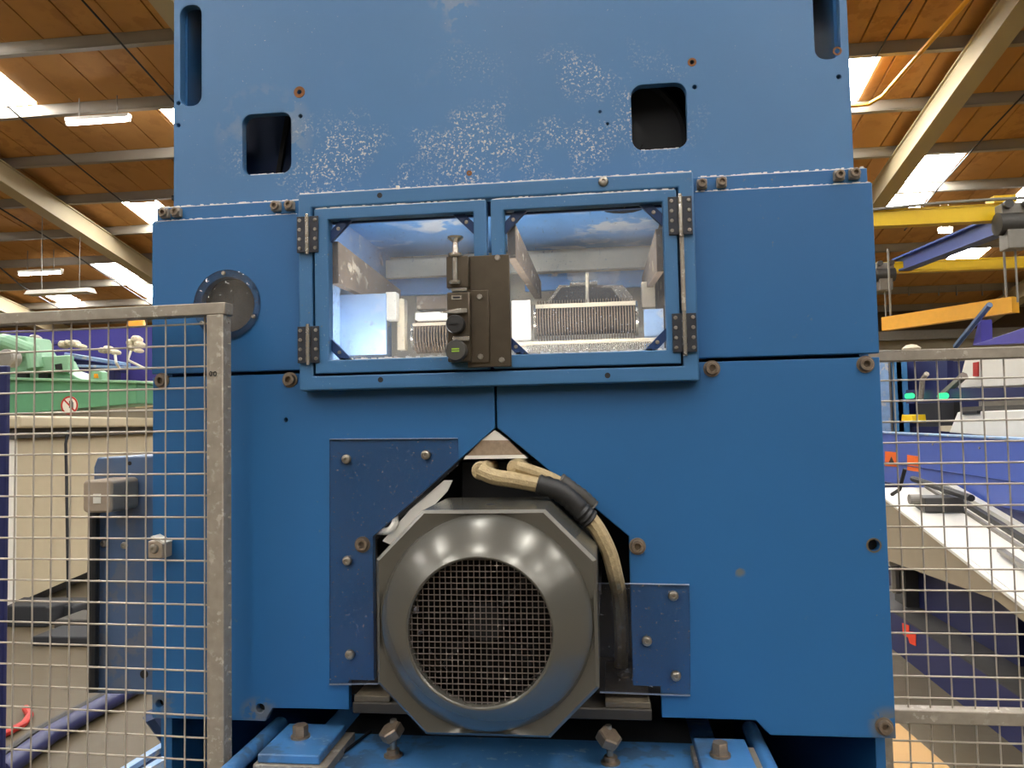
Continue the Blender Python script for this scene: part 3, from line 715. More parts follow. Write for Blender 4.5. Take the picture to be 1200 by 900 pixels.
# strip lamps added above and below, behind the door bars, to brighten the chamber
cl_ = cham(MB().box(IX0 + .04, IX1 - .04, .012, .036, IZ1 - .010, IZ1), 'added_fill_lamp', 'white')
B(MB().box(IX0 + .045, IX1 - .045, .015, .033, IZ1 - .0115, IZ1 - .0101), 'added_fill_strip', 'strip', cl_, smooth=0)
cl2 = cham(MB().box(IX0 + .02, IX1 - .02, .006, .030, IZ0, IZ0 + .010), 'added_fill_lamp', 'white')
B(MB().box(IX0 + .025, IX1 - .025, .010, .027, IZ0 + .0101, IZ0 + .0115), 'added_fill_strip', 'strip', cl2, smooth=0)
# ledge dust, its pale ridges also drawing the bright edge highlights
def lint_highlight(x0, x1, y, z, name='lint_highlight', hmax=.0022, par=None, step=.004, d=.003):
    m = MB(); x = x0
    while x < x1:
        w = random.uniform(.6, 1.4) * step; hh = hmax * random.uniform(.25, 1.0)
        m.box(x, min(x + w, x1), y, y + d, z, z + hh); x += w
    return tag(B(m, name, 'lint_highlight', par or mach, smooth=0), kind='stuff')
lint_highlight(FX0 + .002, FX1 - .002, FY + .001, FZ1 - .0002)
lint_highlight(CX - .505, -.435, .0, 1.8053); lint_highlight(.129, CX + .505, .0, 1.8053)
lint_highlight(CX - .50, FX0 - .01, .005, 1.8263, hmax=.003); lint_highlight(FX1 + .01, CX + .50, .005, 1.8263, hmax=.003)
for x0, x1 in ((xl0, xs - .003), (xs + .003, xr1)): lint_highlight(x0 + .002, x1 - .002, DY + .001, cz1 - .0002)
for x0, x1 in ((pl0, pl1), (pr0, pr1)): lint_highlight(x0, x1, DY + .010, pzb - .0002, hmax=.004)
for hx in (hl, hr): lint_highlight(hx[0] + .012, hx[1] - .012, UY + .001, hx[2] - .0002, hmax=.002)

# ---- clear guards on the lower panels
GY = -.005
def guard(poly, name='clear_guard'):
    return B(MB().xz([(atY(x, y, GY).x, atY(x, y, GY).z) for x, y in poly], GY, GY + .0045), name, 'guard', mach, smooth=0)
g1 = guard([(386, 515), (536, 514), (537, 545), (441, 633), (443, 802), (386, 803)])
for px, py in ((406, 538), (499, 533), (407, 657), (410, 767)): screw(px, py, GY, g1)
g2 = guard([(698, 684), (808, 686), (809, 816), (703, 812)])
for px, py in ((789, 698), (758, 751), (792, 792)): screw(px, py, GY, g2)

def gedge(pa, pb, par):
    A_, B_ = atY(*pa, GY), atY(*pb, GY)
    B(MB().extr([(A_.x, GY - .0003, A_.z), (B_.x, GY - .0003, B_.z), (B_.x, GY - .0003, B_.z + .0009), (A_.x, GY - .0003, A_.z + .0009)], (0, .0045, 0)), 'polished_edge', 'edge', par, smooth=0)
gedge((386, 515), (536, 514), g1); gedge((386, 803), (443, 802), g1)
gedge((698, 684), (808, 686), g2); gedge((703, 812), (809, 816), g2)

# ---- things seen through the chevron
def pl(pts, Y, th, name, mat): return B(MB().xz([(atY(x, y, Y).x, atY(x, y, Y).z) for x, y in pts], Y, Y + th), name, mat, mach, smooth=0)
pl([(564, 516), (596, 516), (613, 533), (547, 534)], .004, .03, 'cover_board', 'speckled')
pl([(546, 534), (614, 533), (618, 537), (543, 538)], .002, .03, 'cover_lip', 'white')
pl([(580, 504), (596, 516), (564, 516)], .004, .03, 'daylight_patch', 'white')  # white triangle standing in for the bright background seen through the apex
pl([(448, 634), (480, 598), (520, 563), (530, 563), (524, 576), (495, 606), (462, 640)], .003, .004, 'liner_sheet', 'white')

# ---- blue base table, pads and bars under the motor
TZ = 1.05
tbl = B(MB().box(-.475, .165, -.26, .06, TZ - .03, TZ), 'base_table', 'blue_table', mach, bevel=.003)
B(MB().box(-.46, .15, -.22, .3, .25, TZ - .03), 'base_beam', 'blue_table', mach, smooth=0)
B(MB().box(-.50, .20, -.26, .35, 0.0, .25), 'base_plinth', 'dark_in', mach, smooth=0)
B(MB().box(-.40, .11, .06, .34, TZ - .03, TZ - .01), 'rear_table', 'dark_in', mach, smooth=0)
B(MB().tube([(-.494, -.26, TZ + .006), (-.494, -.1, TZ + .006), (-.494, .07, TZ + .006)], .011, 12), 'edge_bar', 'blue_table', mach)
B(MB().tube([(.193, -.26, TZ + .006), (.193, .1, TZ + .006)], .011, 12), 'edge_bar', 'blue_table', mach)
for x0, x1, y0, y1 in ((-.462, -.378, -.075, .028), (.105, .172, -.10, .018)):
    lo = B(MB().box(x0 - .004, x1 + .012, y0 - .004, y1 + .004, TZ, TZ + .012), 'spacer_plate', 'galv', mach, bevel=.001)
    pad = B(MB().box(x0, x1, y0, y1, TZ + .012, TZ + .024), 'clamp_pad', 'blue_table', mach, bevel=.002)
    cxp, cyp = (x0 + x1) / 2 - .006, (y0 + y1) / 2 + .004
    B(MB().lathe([(.013, TZ + .024), (.013, TZ + .027)], (cxp, cyp, 0), 'Z', 20), 'washer', 'bolt', pad)
    B(MB().lathe([(.0105, TZ + .027), (.0105, TZ + .039), (.0095, TZ + .041)], (cxp, cyp, 0), 'Z', 6, .3), 'hex_bolt', 'bolt', pad)
# scribed black rod lying across the table
B(MB().tube([(-.352, .06, TZ + .003), (-.372, -.035, TZ + .003)], .0022, 6), 'stop_rod', 'black', mach)

# ---- side housing on the left with junction box
sh = B(MB().xz([(-.965, 1.01), (-.66, 1.01), (-.66, 1.452), (-.955, 1.448), (-.962, 1.43)], .30, 1.0), 'side_housing', 'greyblue', mach, bevel=.003)
B(MB().box(-.66, -.652, .03, .30, 1.02, 1.45), 'side_cover', 'blue', sh, smooth=0)
B(MB().box(-.70, -.655, .60, .66, .0, 1.01), 'side_leg', 'dark_in', sh, smooth=0)
p = atY(152, 543, .3); B(MB().lathe([(.004, .001), (.004, -.0006), (.0001, -.0006)], (p.x, .3, p.z), 'Y', 10), 'plug', 'black', sh)
p = atY(169, 790, .3); B(MB().lathe([(.008, .001), (.008, -.0006), (.0001, -.0006)], (p.x, .3, p.z), 'Y', 14), 'plug', 'black', sh)
for px, py in ((122, 637), (146, 639)): link('screw', PAN, None, sh, atY(px, py, .3))
a, b_ = atY(97, 563, .22), atY(131, 601, .22)
jb = B(MB().xz(rrect(a.x, b_.x, b_.z, a.z, .008), .22, .30), 'junction_box', 'grey_plastic', mach, bevel=.004)
p = atY(114, 584, .22); B(MB().box(p.x - .007, p.x + .007, .2185, .221, p.z - .009, p.z + .008), 'box_label', 'white', jb)
B(MB().tube([(-.950, .285, b_.z + .01), (-.950, .285, 1.02)], .010, 10), 'conduit', 'rubber', jb)
sw = bxp(173, 190, 634, 655, -.030, -.004)
sw = B(sw, 'limit_switch', 'grey_plastic', mach, bevel=.002)
link('screw', PAN, None, sw, atY(181, 643, -.030))
B(MB().extr([(atY(176, 629, -.03)), (atY(178, 628, -.03)), (atY(193, 636, -.03)), (atY(191, 638, -.03))], (0, .02, 0)), 'actuator', 'white', sw)

# =================================================================== THE MOTOR
mot = tag(empty('electric_motor', (CX + .003, -.0, TZ)), 'grey electric motor with an octagonal fan cowl and round wire grille', 'motor')
MX, MZ = CX + .004, 1.2655
A0 = .131; CUT = .058
def octo(r=A0, cut_=CUT): return [(MX - r, MZ - r + cut_), (MX - r + cut_, MZ - r), (MX + r - cut_, MZ - r), (MX + r, MZ - r + cut_), (MX + r, MZ + r - cut_), (MX + r - cut_, MZ + r), (MX - r + cut_, MZ + r), (MX - r, MZ + r - cut_)]
MYF = -.15
cw = MB()
# octagonal shell and front face down to the round dome
N_ = 64
def oct_pt(a):
    """point of the octagon outline in direction a"""
    P = octo(); d = (math.cos(a), math.sin(a)); best = None
    for i in range(8):
        (x0, z0), (x1, z1) = P[i], P[(i + 1) % 8]
        x0 -= MX; x1 -= MX; z0 -= MZ; z1 -= MZ
        ex, ez = x1 - x0, z1 - z0; den = d[0] * ez - d[1] * ex
        if abs(den) < 1e-9: continue
        t = (x0 * ez - z0 * ex) / den; s_ = (x0 * d[1] - z0 * d[0]) / den
        if t > 0 and -1e-6 <= s_ <= 1 + 1e-6: best = t if best is None else min(best, t)
    return best
angs = sorted(set([round(2 * PI * k / N_, 5) for k in range(N_)] + [round(math.atan2(z - MZ, x - MX) % (2 * PI), 5) for x, z in octo()]))
n = len(angs)
rows = []
def row(fr, y): rows.append([(MX + fr(a) * math.cos(a), y, MZ + fr(a) * math.sin(a)) for a in angs])
RD, RI = .127, .0815
row(lambda a: oct_pt(a) - .003, .0)
row(lambda a: oct_pt(a), .0)
row(lambda a: oct_pt(a), MYF + .004)
row(lambda a: oct_pt(a) - .004, MYF)
row(lambda a: RD, MYF + .003)
for t, r_ in ((.0, .1262), (.10, .1245), (.22, .121), (.45, .112), (.68, .102), (.86, .0935), (.96, .0875), (1.0, .0845)):
    row(lambda a, r_=r_: r_, MYF + .003 - .047 * t)
row(lambda a: .083, MYF - .0438)
row(lambda a: RI, MYF - .042)
row(lambda a: RI - .0005, MYF - .028)
row(lambda a: RI + .004, MYF - .026)
row(lambda a: RI + .02, MYF - .01)
vs = [p for r_ in rows for p in r_]
fs = [(i * n + k, i * n + (k + 1) % n, (i + 1) * n + (k + 1) % n, (i + 1) * n + k) for i in range(len(rows) - 1) for k in range(n)]
cw.add(vs, fs)
cowl = B(cw, 'fan_cowl', 'cowl', mot, smooth=28)
p = atY(571, 589, -.09); B(MB().lathe([(.005, A0 - .001), (.005, A0 + .0006)], (MX, -.09, MZ), 'Z', 12), 'cowl_screw', 'black', cowl)
# wire grille
gm = MB(); st_ = .0066; k = int(RI / st_) + 1
for i in range(-k, k + 1):
    d = i * st_
    if abs(d) < RI: 
        L = math.sqrt(RI * RI - d * d)
        gm.box(MX + d - .00045, MX + d + .00045, MYF - .0335, MYF - .0323, MZ - L, MZ + L)
        gm.box(MX - L, MX + L, MYF - .0345, MYF - .0333, MZ + d - .00045, MZ + d + .00045)
tag(B(gm, 'fan_grille', 'mesh_wire', cowl, smooth=0), kind='stuff')
B(MB().lathe([(RI + .012, MYF + .06), (RI + .012, MYF + .058), (.0001, MYF + .058)], (MX, 0, MZ), 'Y', 32), 'fan_backing', 'pit', cowl)
fan = MB().lathe([(.02, MYF - .005), (.024, MYF + .002), (.024, MYF + .05), (.02, MYF + .055)], (MX, 0, MZ), 'Y', 20)
for i in range(8):
    a = 2 * PI * i / 8; c, s_ = math.cos(a), math.sin(a)
    u = Vector((c, 0, s_)); w = Vector((-s_, 0, c))
    fan.extr([Vector((MX, MYF + .01, MZ)) + u * .022 - w * .0015, Vector((MX, MYF + .01, MZ)) + u * .078 - w * .0015, Vector((MX, MYF + .01, MZ)) + u * .078 + w * .0015, Vector((MX, MYF + .01, MZ)) + u * .022 + w * .0015], (0, .035, 0))
B(fan, 'fan', 'pit', mot)
# finned body
bd = MB().lathe([(.118, -.002), (.118, .26), (.10, .28)], (MX, 0, MZ), 'Y', 48)
body = B(bd, 'motor_body', 'motor', mot)
for i in range(28):
    a = 2 * PI * i / 28
    if 70 < math.degrees(a) < 110: continue
    c, s_ = math.cos(a), math.sin(a); u = Vector((c, 0, s_)); w = Vector((-s_, 0, c)) * .0022
    o_ = Vector((MX, .01, MZ))
    B(MB().extr([o_ + u * .114 - w, o_ + u * .134 - w, o_ + u * .134 + w, o_ + u * .114 + w], (0, .24, 0)), 'cooling_fin', 'motor', body, smooth=0)
# mounting feet and jacking bolts
foot = B(MB().box(-.352, .050, -.020, .20, 1.108, 1.123), 'mounting_foot', 'grimy_dark', mot, bevel=.002)
B(MB().xz([(MX - .09, 1.121), (MX - .07, 1.165), (MX + .07, 1.165), (MX + .09, 1.121)], -.0, .2), 'foot_web', 'dark_in', mot, smooth=0)
B(MB().box(-.35, -.30, -.018, .15, 1.123, 1.131), 'packing_plate', 'grimy', mot, bevel=.001)
B(MB().box(-.01, .048, -.018, .15, 1.123, 1.131), 'packing_plate', 'grimy', mot, bevel=.001)
p = atZ(733, 793, 1.13); B(MB().lathe([(.011, 1.128), (.012, 1.134), (.006, 1.137)], (p.x, p.y, 0), 'Z', 6), 'foot_nut', 'steel', mot)
for sx, X in ((-1, -.298), (1, -.005)):
    Y = -.012
    B(MB().tube([(X, Y, TZ - .002), (X - sx * .002, Y - .004, 1.10)], .0045, 10), 'jack_stud', 'steel', mot)
    t = MB().lathe([(.0145, -.007), (.0165, -.005), (.0165, .006), (.0145, .008)], (0, 0, 0), 'Z', 6, .2)
    R_ = Matrix.Rotation(sx * .45, 3, 'Y') @ Matrix.Rotation(.25, 3, 'X')
    t.v = [tuple(R_ @ Vector(v) + Vector((X - sx * .002, Y - .012, 1.086))) for v in t.v]
    B(t, 'jack_head', 'bolt', mot)
    B(MB().lathe([(.013, TZ), (.013, TZ + .002), (.009, TZ + .003), (.009, TZ + .009), (.005, TZ + .010)], (X, Y, 0), 'Z', 12), 'lock_nut', 'bolt', mot)
# terminal box and cable conduits
tb = bxp(540, 668, 539, 585, .058, .16)
tbx = B(tb, 'terminal_box', 'black', mot, bevel=.003)
for px, py in ((565, 551), (606, 548)):
    p = atY(px, py, -.03)
    B(MB().lathe([(.006, -.02), (.0105, -.019), (.0125, -.012), (.0125, -.002), (.011, .004), (.011, .09)], (p.x, -.03, p.z), 'Y', 18), 'cable_gland', 'hose', tbx)
def hose(pts, r, name, mat, rib=0.0, n=10, sub=6):
    P = [Vector(p) for p in pts]; out = []
    for i in range(len(P) - 1):
        p0, p1, p2, p3 = P[max(i - 1, 0)], P[i], P[i + 1], P[min(i + 2, len(P) - 1)]
        for j in range(sub):
            t = j / sub
            out.append(.5 * ((2 * p1) + (p2 - p0) * t + (2 * p0 - 5 * p1 + 4 * p2 - p3) * t * t + (3 * p1 - p0 - 3 * p2 + p3) * t ** 3))
    out.append(P[-1])
    rs = [r * (1 + (rib if i % 2 else 0)) for i in range(len(out))]
    return B(MB().tube(out, rs, n), name, mat, mot)
hose([atY(562, 552, -.05), atY(580, 559, -.052), atY(605, 563, -.05), atY(632, 568, -.045)], .0105, 'cable_sleeve', 'hose')
hose([atY(630, 567, -.045), atY(650, 573, -.045), atY(668, 585, -.043), atY(682, 600, -.04), atY(692, 609, -.037)], .0125, 'flexible_conduit', 'rubber', .12, 12, 5)
hose([atY(690, 606, -.037), atY(702, 623, -.035), atY(714, 648, -.03), atY(721, 675, -.02), atY(726, 700, .03), atY(728, 735, .07), atY(728, 775, .12), atY(726, 815, .18)], .0105, 'cable_sleeve', 'hose')
hose([atY(605, 547, -.045), atY(625, 553, -.042), atY(650, 563, -.035), atY(672, 578, -.025)], .0085, 'cable_sleeve', 'hose')
hose([atY(655, 562, -.03), atY(668, 572, -.028), atY(683, 583, -.022), atY(694, 594, -.018)], .010, 'flexible_conduit', 'darkgrey', .1, 12, 5)
hose([atY(437, 622, .02), atY(455, 622, .0), atY(463, 612, .0), atY(462, 600, .03)], .005, 'loose_cable', 'white')

# =================================================================== MESH FENCES
PITCH_W = .0295
def fence(P0, ux, z_top, z_bot, rails, post_at, posts_w, n_v, x_off, z_first, label, dens=4, group=None, zlow=None):
    """P0 top corner on the ground plan, ux unit vector along the fence; local s runs along ux"""
    base = Vector((P0[0], P0[1], 0)); ux = Vector((ux[0], ux[1], 0)).normalized(); nrm = Vector((ux.y, -ux.x, 0))
    e = tag(empty('mesh_fence', base), label, 'fence')
    def bar(s0, s1, z0, z1, t, name, mat='galv', off=0):
        pts = [base + ux * s0 + nrm * (off - t / 2), base + ux * s1 + nrm * (off - t / 2), base + ux * s1 + nrm * (off + t / 2), base + ux * s0 + nrm * (off + t / 2)]
        return B(MB().extr([p + Vector((0, 0, z0)) for p in pts], (0, 0, z1 - z0)), name, mat, e, bevel=.0015)
    for s0, s1, z0, z1, nm in rails: bar(s0, s1, z0, z1, .022, nm)
    s0w, s1w = post_at
    r = .00125
    for i in range(n_v):
        s = x_off + i * PITCH_W
        if s > s1w: break
        jx = random.uniform(-.0008, .0008)
        p = base + ux * s + nrm * .0
        B(MB().tube([p + Vector((0, 0, z_bot)), p + ux * jx + Vector((0, 0, (z_bot + z_top) / 2)), p + Vector((0, 0, z_top))], r, 6), 'wire', 'wire', e)
    z = z_first
    while z > z_bot:
        a, b = base + ux * s0w + nrm * .0026, base + ux * s1w + nrm * .0026
        B(MB().tube([a + Vector((0, 0, z)), b + Vector((0, 0, z))], r * 1.08, 6), 'wire', 'wire', e)
        z -= PITCH_W
    return e
# left: from the post in front of the machine away to the left
ang = math.radians(177.2)
ux = (math.cos(ang), math.sin(ang))
zt = 1.670
fl_ = fence((-.508, -.058), ux, zt - .01, .12, [(0, 1.55, zt - .0165, zt, 'top_rail'), (0.003, .0275, .02, zt - .0165, 'post'), (1.52, 1.55, .02, zt - .0165, 'post'), (.03, 1.52, .08, .105, 'bottom_rail')],
      (.0, 1.52), .03, 60, .0365, 1.6435, 'galvanised wire mesh fence panel with a corner post before the round port')
for px in (247, 252):
    p = atY(px, 438, -.0695)
    B(MB().ring([(p.x + .0022 * math.cos(k * PI / 6), p.z + .0035 * math.sin(k * PI / 6)) for k in range(12)], [(p.x + .0013 * math.cos(k * PI / 6), p.z + .0025 * math.sin(k * PI / 6)) for k in range(12)], -.0700, -.0692), 'stamped_digit', 'black', fl_, smooth=0)
zr = atY(1110, 409, .10).z; zr2 = atY(1110, 414 + 8, .10).z
zm0, zm1 = atY(1110, 846, .10).z, atY(1110, 830, .10).z
fr_ = fence((.375, .10), (1, 0), zr - .004, .12, [(-.02, 1.25, zr - .016, zr, 'top_rail'), (-.02, 1.25, zm0, zm1, 'middle_rail'), (1.22, 1.25, .02, zr - .016, 'post'), (-.02, .008, .02, zr - .016, 'post'), (0, 1.22, .08, .105, 'bottom_rail')],
      (.0, 1.22), .03, 60, atY(1054, 600, .10).x - .375, 1.5475, 'galvanised wire mesh fence with a middle rail before the royal blue machine')

# =================================================================== RIGHT-HAND BACKGROUND: long blue machine with an inclined white conveyor
rm = tag(empty('conveyor_machine', (2.2, 4.2, 0)), 'long royal blue processing machine with an inclined white conveyor and orange stickers', 'machine')
def R(mb, name, mat, bevel=0, par=None): return B(mb, name, mat, par or rm, bevel=bevel, smooth=0)
def yzp(pts, X, X1, name, mat, bevel=0, par=None): return R(MB().yz([(atX(x, y, X).y, atX(x, y, X).z) for x, y in pts], X, X1), name, mat, bevel, par)
# inclined conveyor bed
R(MB().yz([(1.9, .555), (4.35, 1.005), (4.35, .56), (2.75, .64), (1.9, .50)], 1.752, 1.78), 'conveyor_side', 'beige_shaded')
R(MB().yz([(1.9, .56), (4.35, 1.01), (4.35, .99), (1.9, .54)], 1.78, 2.24), 'conveyor_bed', 'white')
R(MB().yz([(1.9, .565), (4.35, 1.018), (4.35, 1.0), (1.9, .545)], 1.742, 1.772), 'conveyor_edge', 'white', .003)
R(MB().yz([(1.9, .60), (3.1, .82), (3.1, .80), (1.9, .56)], 1.93, 1.96), 'guide_rail', 'midgrey')
for dx, dz, mt, w in ((2.08, .02, 'midgrey', .02), (2.14, .03, 'darkgrey', .03), (2.2, .035, 'white', .05)):
    R(MB().yz([(1.9, .56 + dz), (4.30, 1.0 + dz), (4.35, 1.01 + dz * .4), (4.35, 1.0), (1.9, .55)], dx, dx + w), 'guide_rail', mt)
# motor unit lying on the bed
R(MB().box(1.86, 2.08, 3.78, 3.95, .915, 1.0), 'drive_unit', 'darkgrey', .006)
R(MB().tube([(1.80, 3.85, .985), (1.87, 3.85, .985)], .03, 14), 'drive_end', 'midgrey')
R(MB().tube([(1.79, 4.1, .99), (1.80, 4.0, 1.03), (1.82, 3.95, 1.16)], .012, 8), 'lever', 'black')
R(MB().tube([(2.05, 4.45, 1.06), (2.02, 3.55, 1.02)], .02, 8), 'squeegee_bar', 'black')
# blue long side
bp = R(MB().box(2.28, 2.36, 2.0, 6.3, .945, 1.34), 'side_panel', 'royal', .004)
R(MB().box(2.27, 2.37, 2.0, 6.3, 1.34, 1.352), 'panel_cap', 'paleblue', .002)
R(MB().box(2.272, 2.282, 2.0, 6.3, 1.10, 1.106), 'panel_seam', 'crane_blue')
for pts in ([(1037, 529), (1051, 530), (1051, 547), (1037, 546)], [(1063, 533), (1077, 535), (1077, 553), (1063, 551)]):
    yzp(pts, 2.276, 2.28, 'warning_sticker', 'orange', par=bp)
yzp([(1041, 543), (1048, 543), (1044.5, 535)], 2.2745, 2.276, 'sticker_mark', 'black', par=bp)
for i in range(12):
    y_ = 2.3 + i * .34
    B(MB().lathe([(.008, 2.274), (.008, 2.281)], (0, y_, 1.28 if i % 2 else 1.0), 'X', 8), 'rivet', 'steel', bp)
# covers above the blue side
yzp([(1112, 507), (1122, 483), (1260, 478), (1260, 520)], 2.42, 2.9, 'white_cover', 'white', .006)
yzp([(1124, 483), (1128, 477), (1260, 472), (1260, 480)], 2.44, 2.9, 'cover_rim', 'darkgrey')
yzp([(1126, 486), (1145, 485), (1145, 481), (1126, 482)], 2.40, 2.425, 'cover_handle', 'black', .003)
yzp([(1062, 473), (1260, 466), (1260, 452), (1062, 457)], 2.5, 2.6, 'navy_rail', 'navy')
yzp([(1122, 455), (1131, 420), (1260, 405), (1260, 449)], 2.62, 2.9, 'upper_cover', 'white', .006)
yzp([(1140, 441), (1146, 441), (1146, 424), (1140, 425)], 2.612, 2.622, 'red_label', 'red')
yzp([(1075, 500), (1118, 500), (1118, 468), (1075, 470)], 2.75, 2.8, 'dark_recess', 'black')
yzp([(1100, 505), (1113, 506), (1116, 499), (1100, 499)], 2.45, 2.6, 'bracket', 'beige')
yzp([(1055, 500), (1110, 500), (1110, 412), (1055, 415)], 2.95, 3.0, 'navy_housing', 'navy')
yzp([(1138, 405), (1270, 360), (1270, 398), (1145, 405)], 2.75, 2.95, 'violet_beam', 'purple', .004)
R(MB().tube([atX(1120, 406, 2.75), atX(1160, 357, 2.75)], .022, 6), 'diagonal_strut', 'greyblue')
R(MB().extr([atX(1140, 404, 2.8), atX(1150, 404, 2.8), atX(1149, 375, 2.8), atX(1146, 380, 2.8)], (.08, 0, 0)), 'strut_plate', 'purple')
R(MB().tube([atX(1106, 462, 2.5), atX(1130, 440, 2.55)], .03, 6), 'linkage_arm', 'midgrey')
R(MB().tube([atX(1079, 470, 2.45), atX(1081, 445, 2.45), atX(1086, 438, 2.45)], .02, 6), 'linkage_arm', 'galv')
for px in (1066, 1105):
    R(MB().lathe([(.022, -.05), (.022, .05)], atX(px, 464, 2.44), 'Y', 14), 'signal_light', 'green_lamp')
# light blue uprights at the far end
for px, mt, w in ((1037, 'paleblue', .05), (1044, 'midgrey', .018), (1051, 'skyblue', .055), (1058, 'skyblue', .05)):
    p = atY(px, 460, 6.6); R(MB().box(p.x - w, p.x + w, 6.6, 6.68, .2, atY(px, 418, 6.6).z), 'upright', mt, .004)
R(MB().box(2.0, 3.6, 6.9, 7.0, 1.2, 2.0), 'end_housing', 'navy')
yzp([(1056, 495), (1070, 495.5), (1069, 486), (1057, 486)], 2.40, 2.5, 'yellow_box', 'yellow', .004)
# legs, base and stickers
R(MB().box(1.98, 2.25, 3.05, 4.6, .18, .62), 'leg_frame', 'navy')
R(MB().box(1.9, 2.2, 4.25, 4.45, .0, .9), 'leg_frame', 'darkgrey')
R(MB().box(2.25, 3.2, 2.0, 6.6, .0, .945), 'machine_bed', 'navy')
kick = R(MB().box(1.78, 1.83, 2.0, 4.9, .0, .24), 'kick_plate', 'navy')
R(MB().box(1.78, 2.05, 2.0, 4.9, .24, .25), 'step_plate', 'darkgrey')
pts = [(1057, 730), (1065, 733), (1065, 740), (1073, 741), (1073, 757), (1066, 754), (1064, 747), (1058, 744)]
yzp(pts, 1.777, 1.781, 'arrow_sticker', 'redorange', par=kick)
R(MB().tube([(1.86, 4.3, .55), (1.86, 4.3, .33)], .03, 8), 'valve', 'midgrey')
R(MB().box(1.79, 1.88, 4.2, 4.4, .52, .58), 'valve_cap', 'white')
# loose things on the floor
tag(B(MB().xy([(atZ(1020, 838, .004).x, atZ(1020, 838, .004).y), (atZ(1048, 845, .004).x, atZ(1048, 845, .004).y), (atZ(1125, 912, .004).x, atZ(1125, 912, .004).y), (1.1, 1.9), (.9, 2.3)], .0, .012), 'plywood_sheet', 'plywood', smooth=0), 'tan plywood sheet lying on the floor below the right fence', 'sheet')
tag(B(MB().tube([atZ(1150, 745, .008), atZ(1175, 738, .008), atZ(1195, 722, .008), atZ(1210, 700, .008)], .008, 6), 'floor_cable', 'midgrey'), 'thin grey cable lying on the concrete beside the conveyor machine', 'cable')

# ---- overhead crane and hanging beam
cr = tag(empty('overhead_crane', (4.2, 9.5, 3.4)), 'yellow and blue suspended overhead crane with grey hoists', 'crane')
def ibeam_x(Y, za, x0, x1, hgt, w, mat, name):
    m = MB().box(x0, x1, Y - .012, Y + .012, za - hgt, za); m.box(x0, x1, Y - w, Y + w, za - .025, za); m.box(x0, x1, Y - w, Y + w, za - hgt, za - hgt + .03)
    return B(m, name, mat, cr, smooth=0)
z1 = atY(1110, 243, 8.0).z
ibeam_x(8.0, z1, 1.2, 7.5, .19, .07, 'yellow', 'runway_beam')
B(MB().box(1.2, 7.5, 7.93, 7.945, z1 - .16, z1 - .03), 'beam_web_plate', 'yellow', cr, smooth=0)
z2 = atY(1110, 305, 11.3).z
ibeam_x(11.3, z2, 1.2, 9.5, .17, .07, 'yellow', 'runway_beam')
B(MB().box(1.2, 9.5, 11.23, 11.245, z2 - .15, z2 - .03), 'beam_web_plate', 'yellow', cr, smooth=0)
for Y, z in ((8.0, z1), (11.3, z2)):
    for x in (2.2, 6.6): B(MB().tube([(x, Y, z), (x, Y, roof_z(Y) - .2)], .02, 6), 'hanger_rod', 'midgrey', cr)
pA, pB = atY(1190, 258, 8.0), atY(1058, 309, 11.3)
bx_ = (pA.x + pB.x) / 2
m = MB().extr([(pA.x - .02, 7.8, pA.z - .09), (pA.x + .02, 7.8, pA.z - .09), (pA.x + .02, 7.8, pA.z + .09), (pA.x - .02, 7.8, pA.z + .09)], (pB.x - pA.x, 3.7, pB.z - pA.z))
for dz in (-.11, .09): m.extr([(pA.x - .09, 7.8, pA.z + dz), (pA.x + .09, 7.8, pA.z + dz), (pA.x + .09, 7.8, pA.z + dz + .025), (pA.x - .09, 7.8, pA.z + dz + .025)], (pB.x - pA.x, 3.7, pB.z - pA.z))
B(m, 'bridge_beam', 'crane_blue', cr, smooth=0)
def hoist(px, py, Y, s):
    c = atY(px, py, Y)
    hm = B(MB().lathe([(.05 * s, -.2 * s), (.13 * s, -.18 * s), (.13 * s, .18 * s), (.05 * s, .2 * s)], c, 'X', 18), 'hoist_drum', 'darkgrey', cr)
    B(MB().box(c.x - .12 * s, c.x + .12 * s, c.y - .1 * s, c.y + .1 * s, c.z - .30 * s, c.z - .08 * s), 'hoist_body', 'midgrey', hm, smooth=0, bevel=.01)
    B(MB().box(c.x - .16 * s, c.x + .16 * s, c.y - .08 * s, c.y + .08 * s, c.z + .1 * s, c.z + .22 * s), 'trolley', 'midgrey', hm, smooth=0, bevel=.01)
    for dx in (-.1, .1): B(MB().lathe([(.05 * s, -.03), (.05 * s, .03)], (c.x + dx * s, c.y - .1 * s, c.z + .2 * s), 'Y', 14), 'trolley_wheel', 'darkgrey', hm)
    B(MB().tube([(c.x, c.y, c.z - .28 * s), (c.x, c.y, c.z - .9 * s)], .012, 6), 'load_chain', 'midgrey', hm)
    return hm
hoist(1188, 262, 7.75, .95); hoist(1036, 322, 11.0, .8)
B(MB().tube([atY(1020, 246, 7.9), atY(1100, 238, 7.9), atY(1160, 234, 7.9), atY(1215, 231, 7.9)], .018, 6), 'supply_cable', 'midgrey', cr)
B(MB().box(atY(1160, 240, 8).x, atY(1186, 240, 8).x, 7.9, 8.1, z1, z1 + .08), 'end_stop', 'yellow', cr, smooth=0)
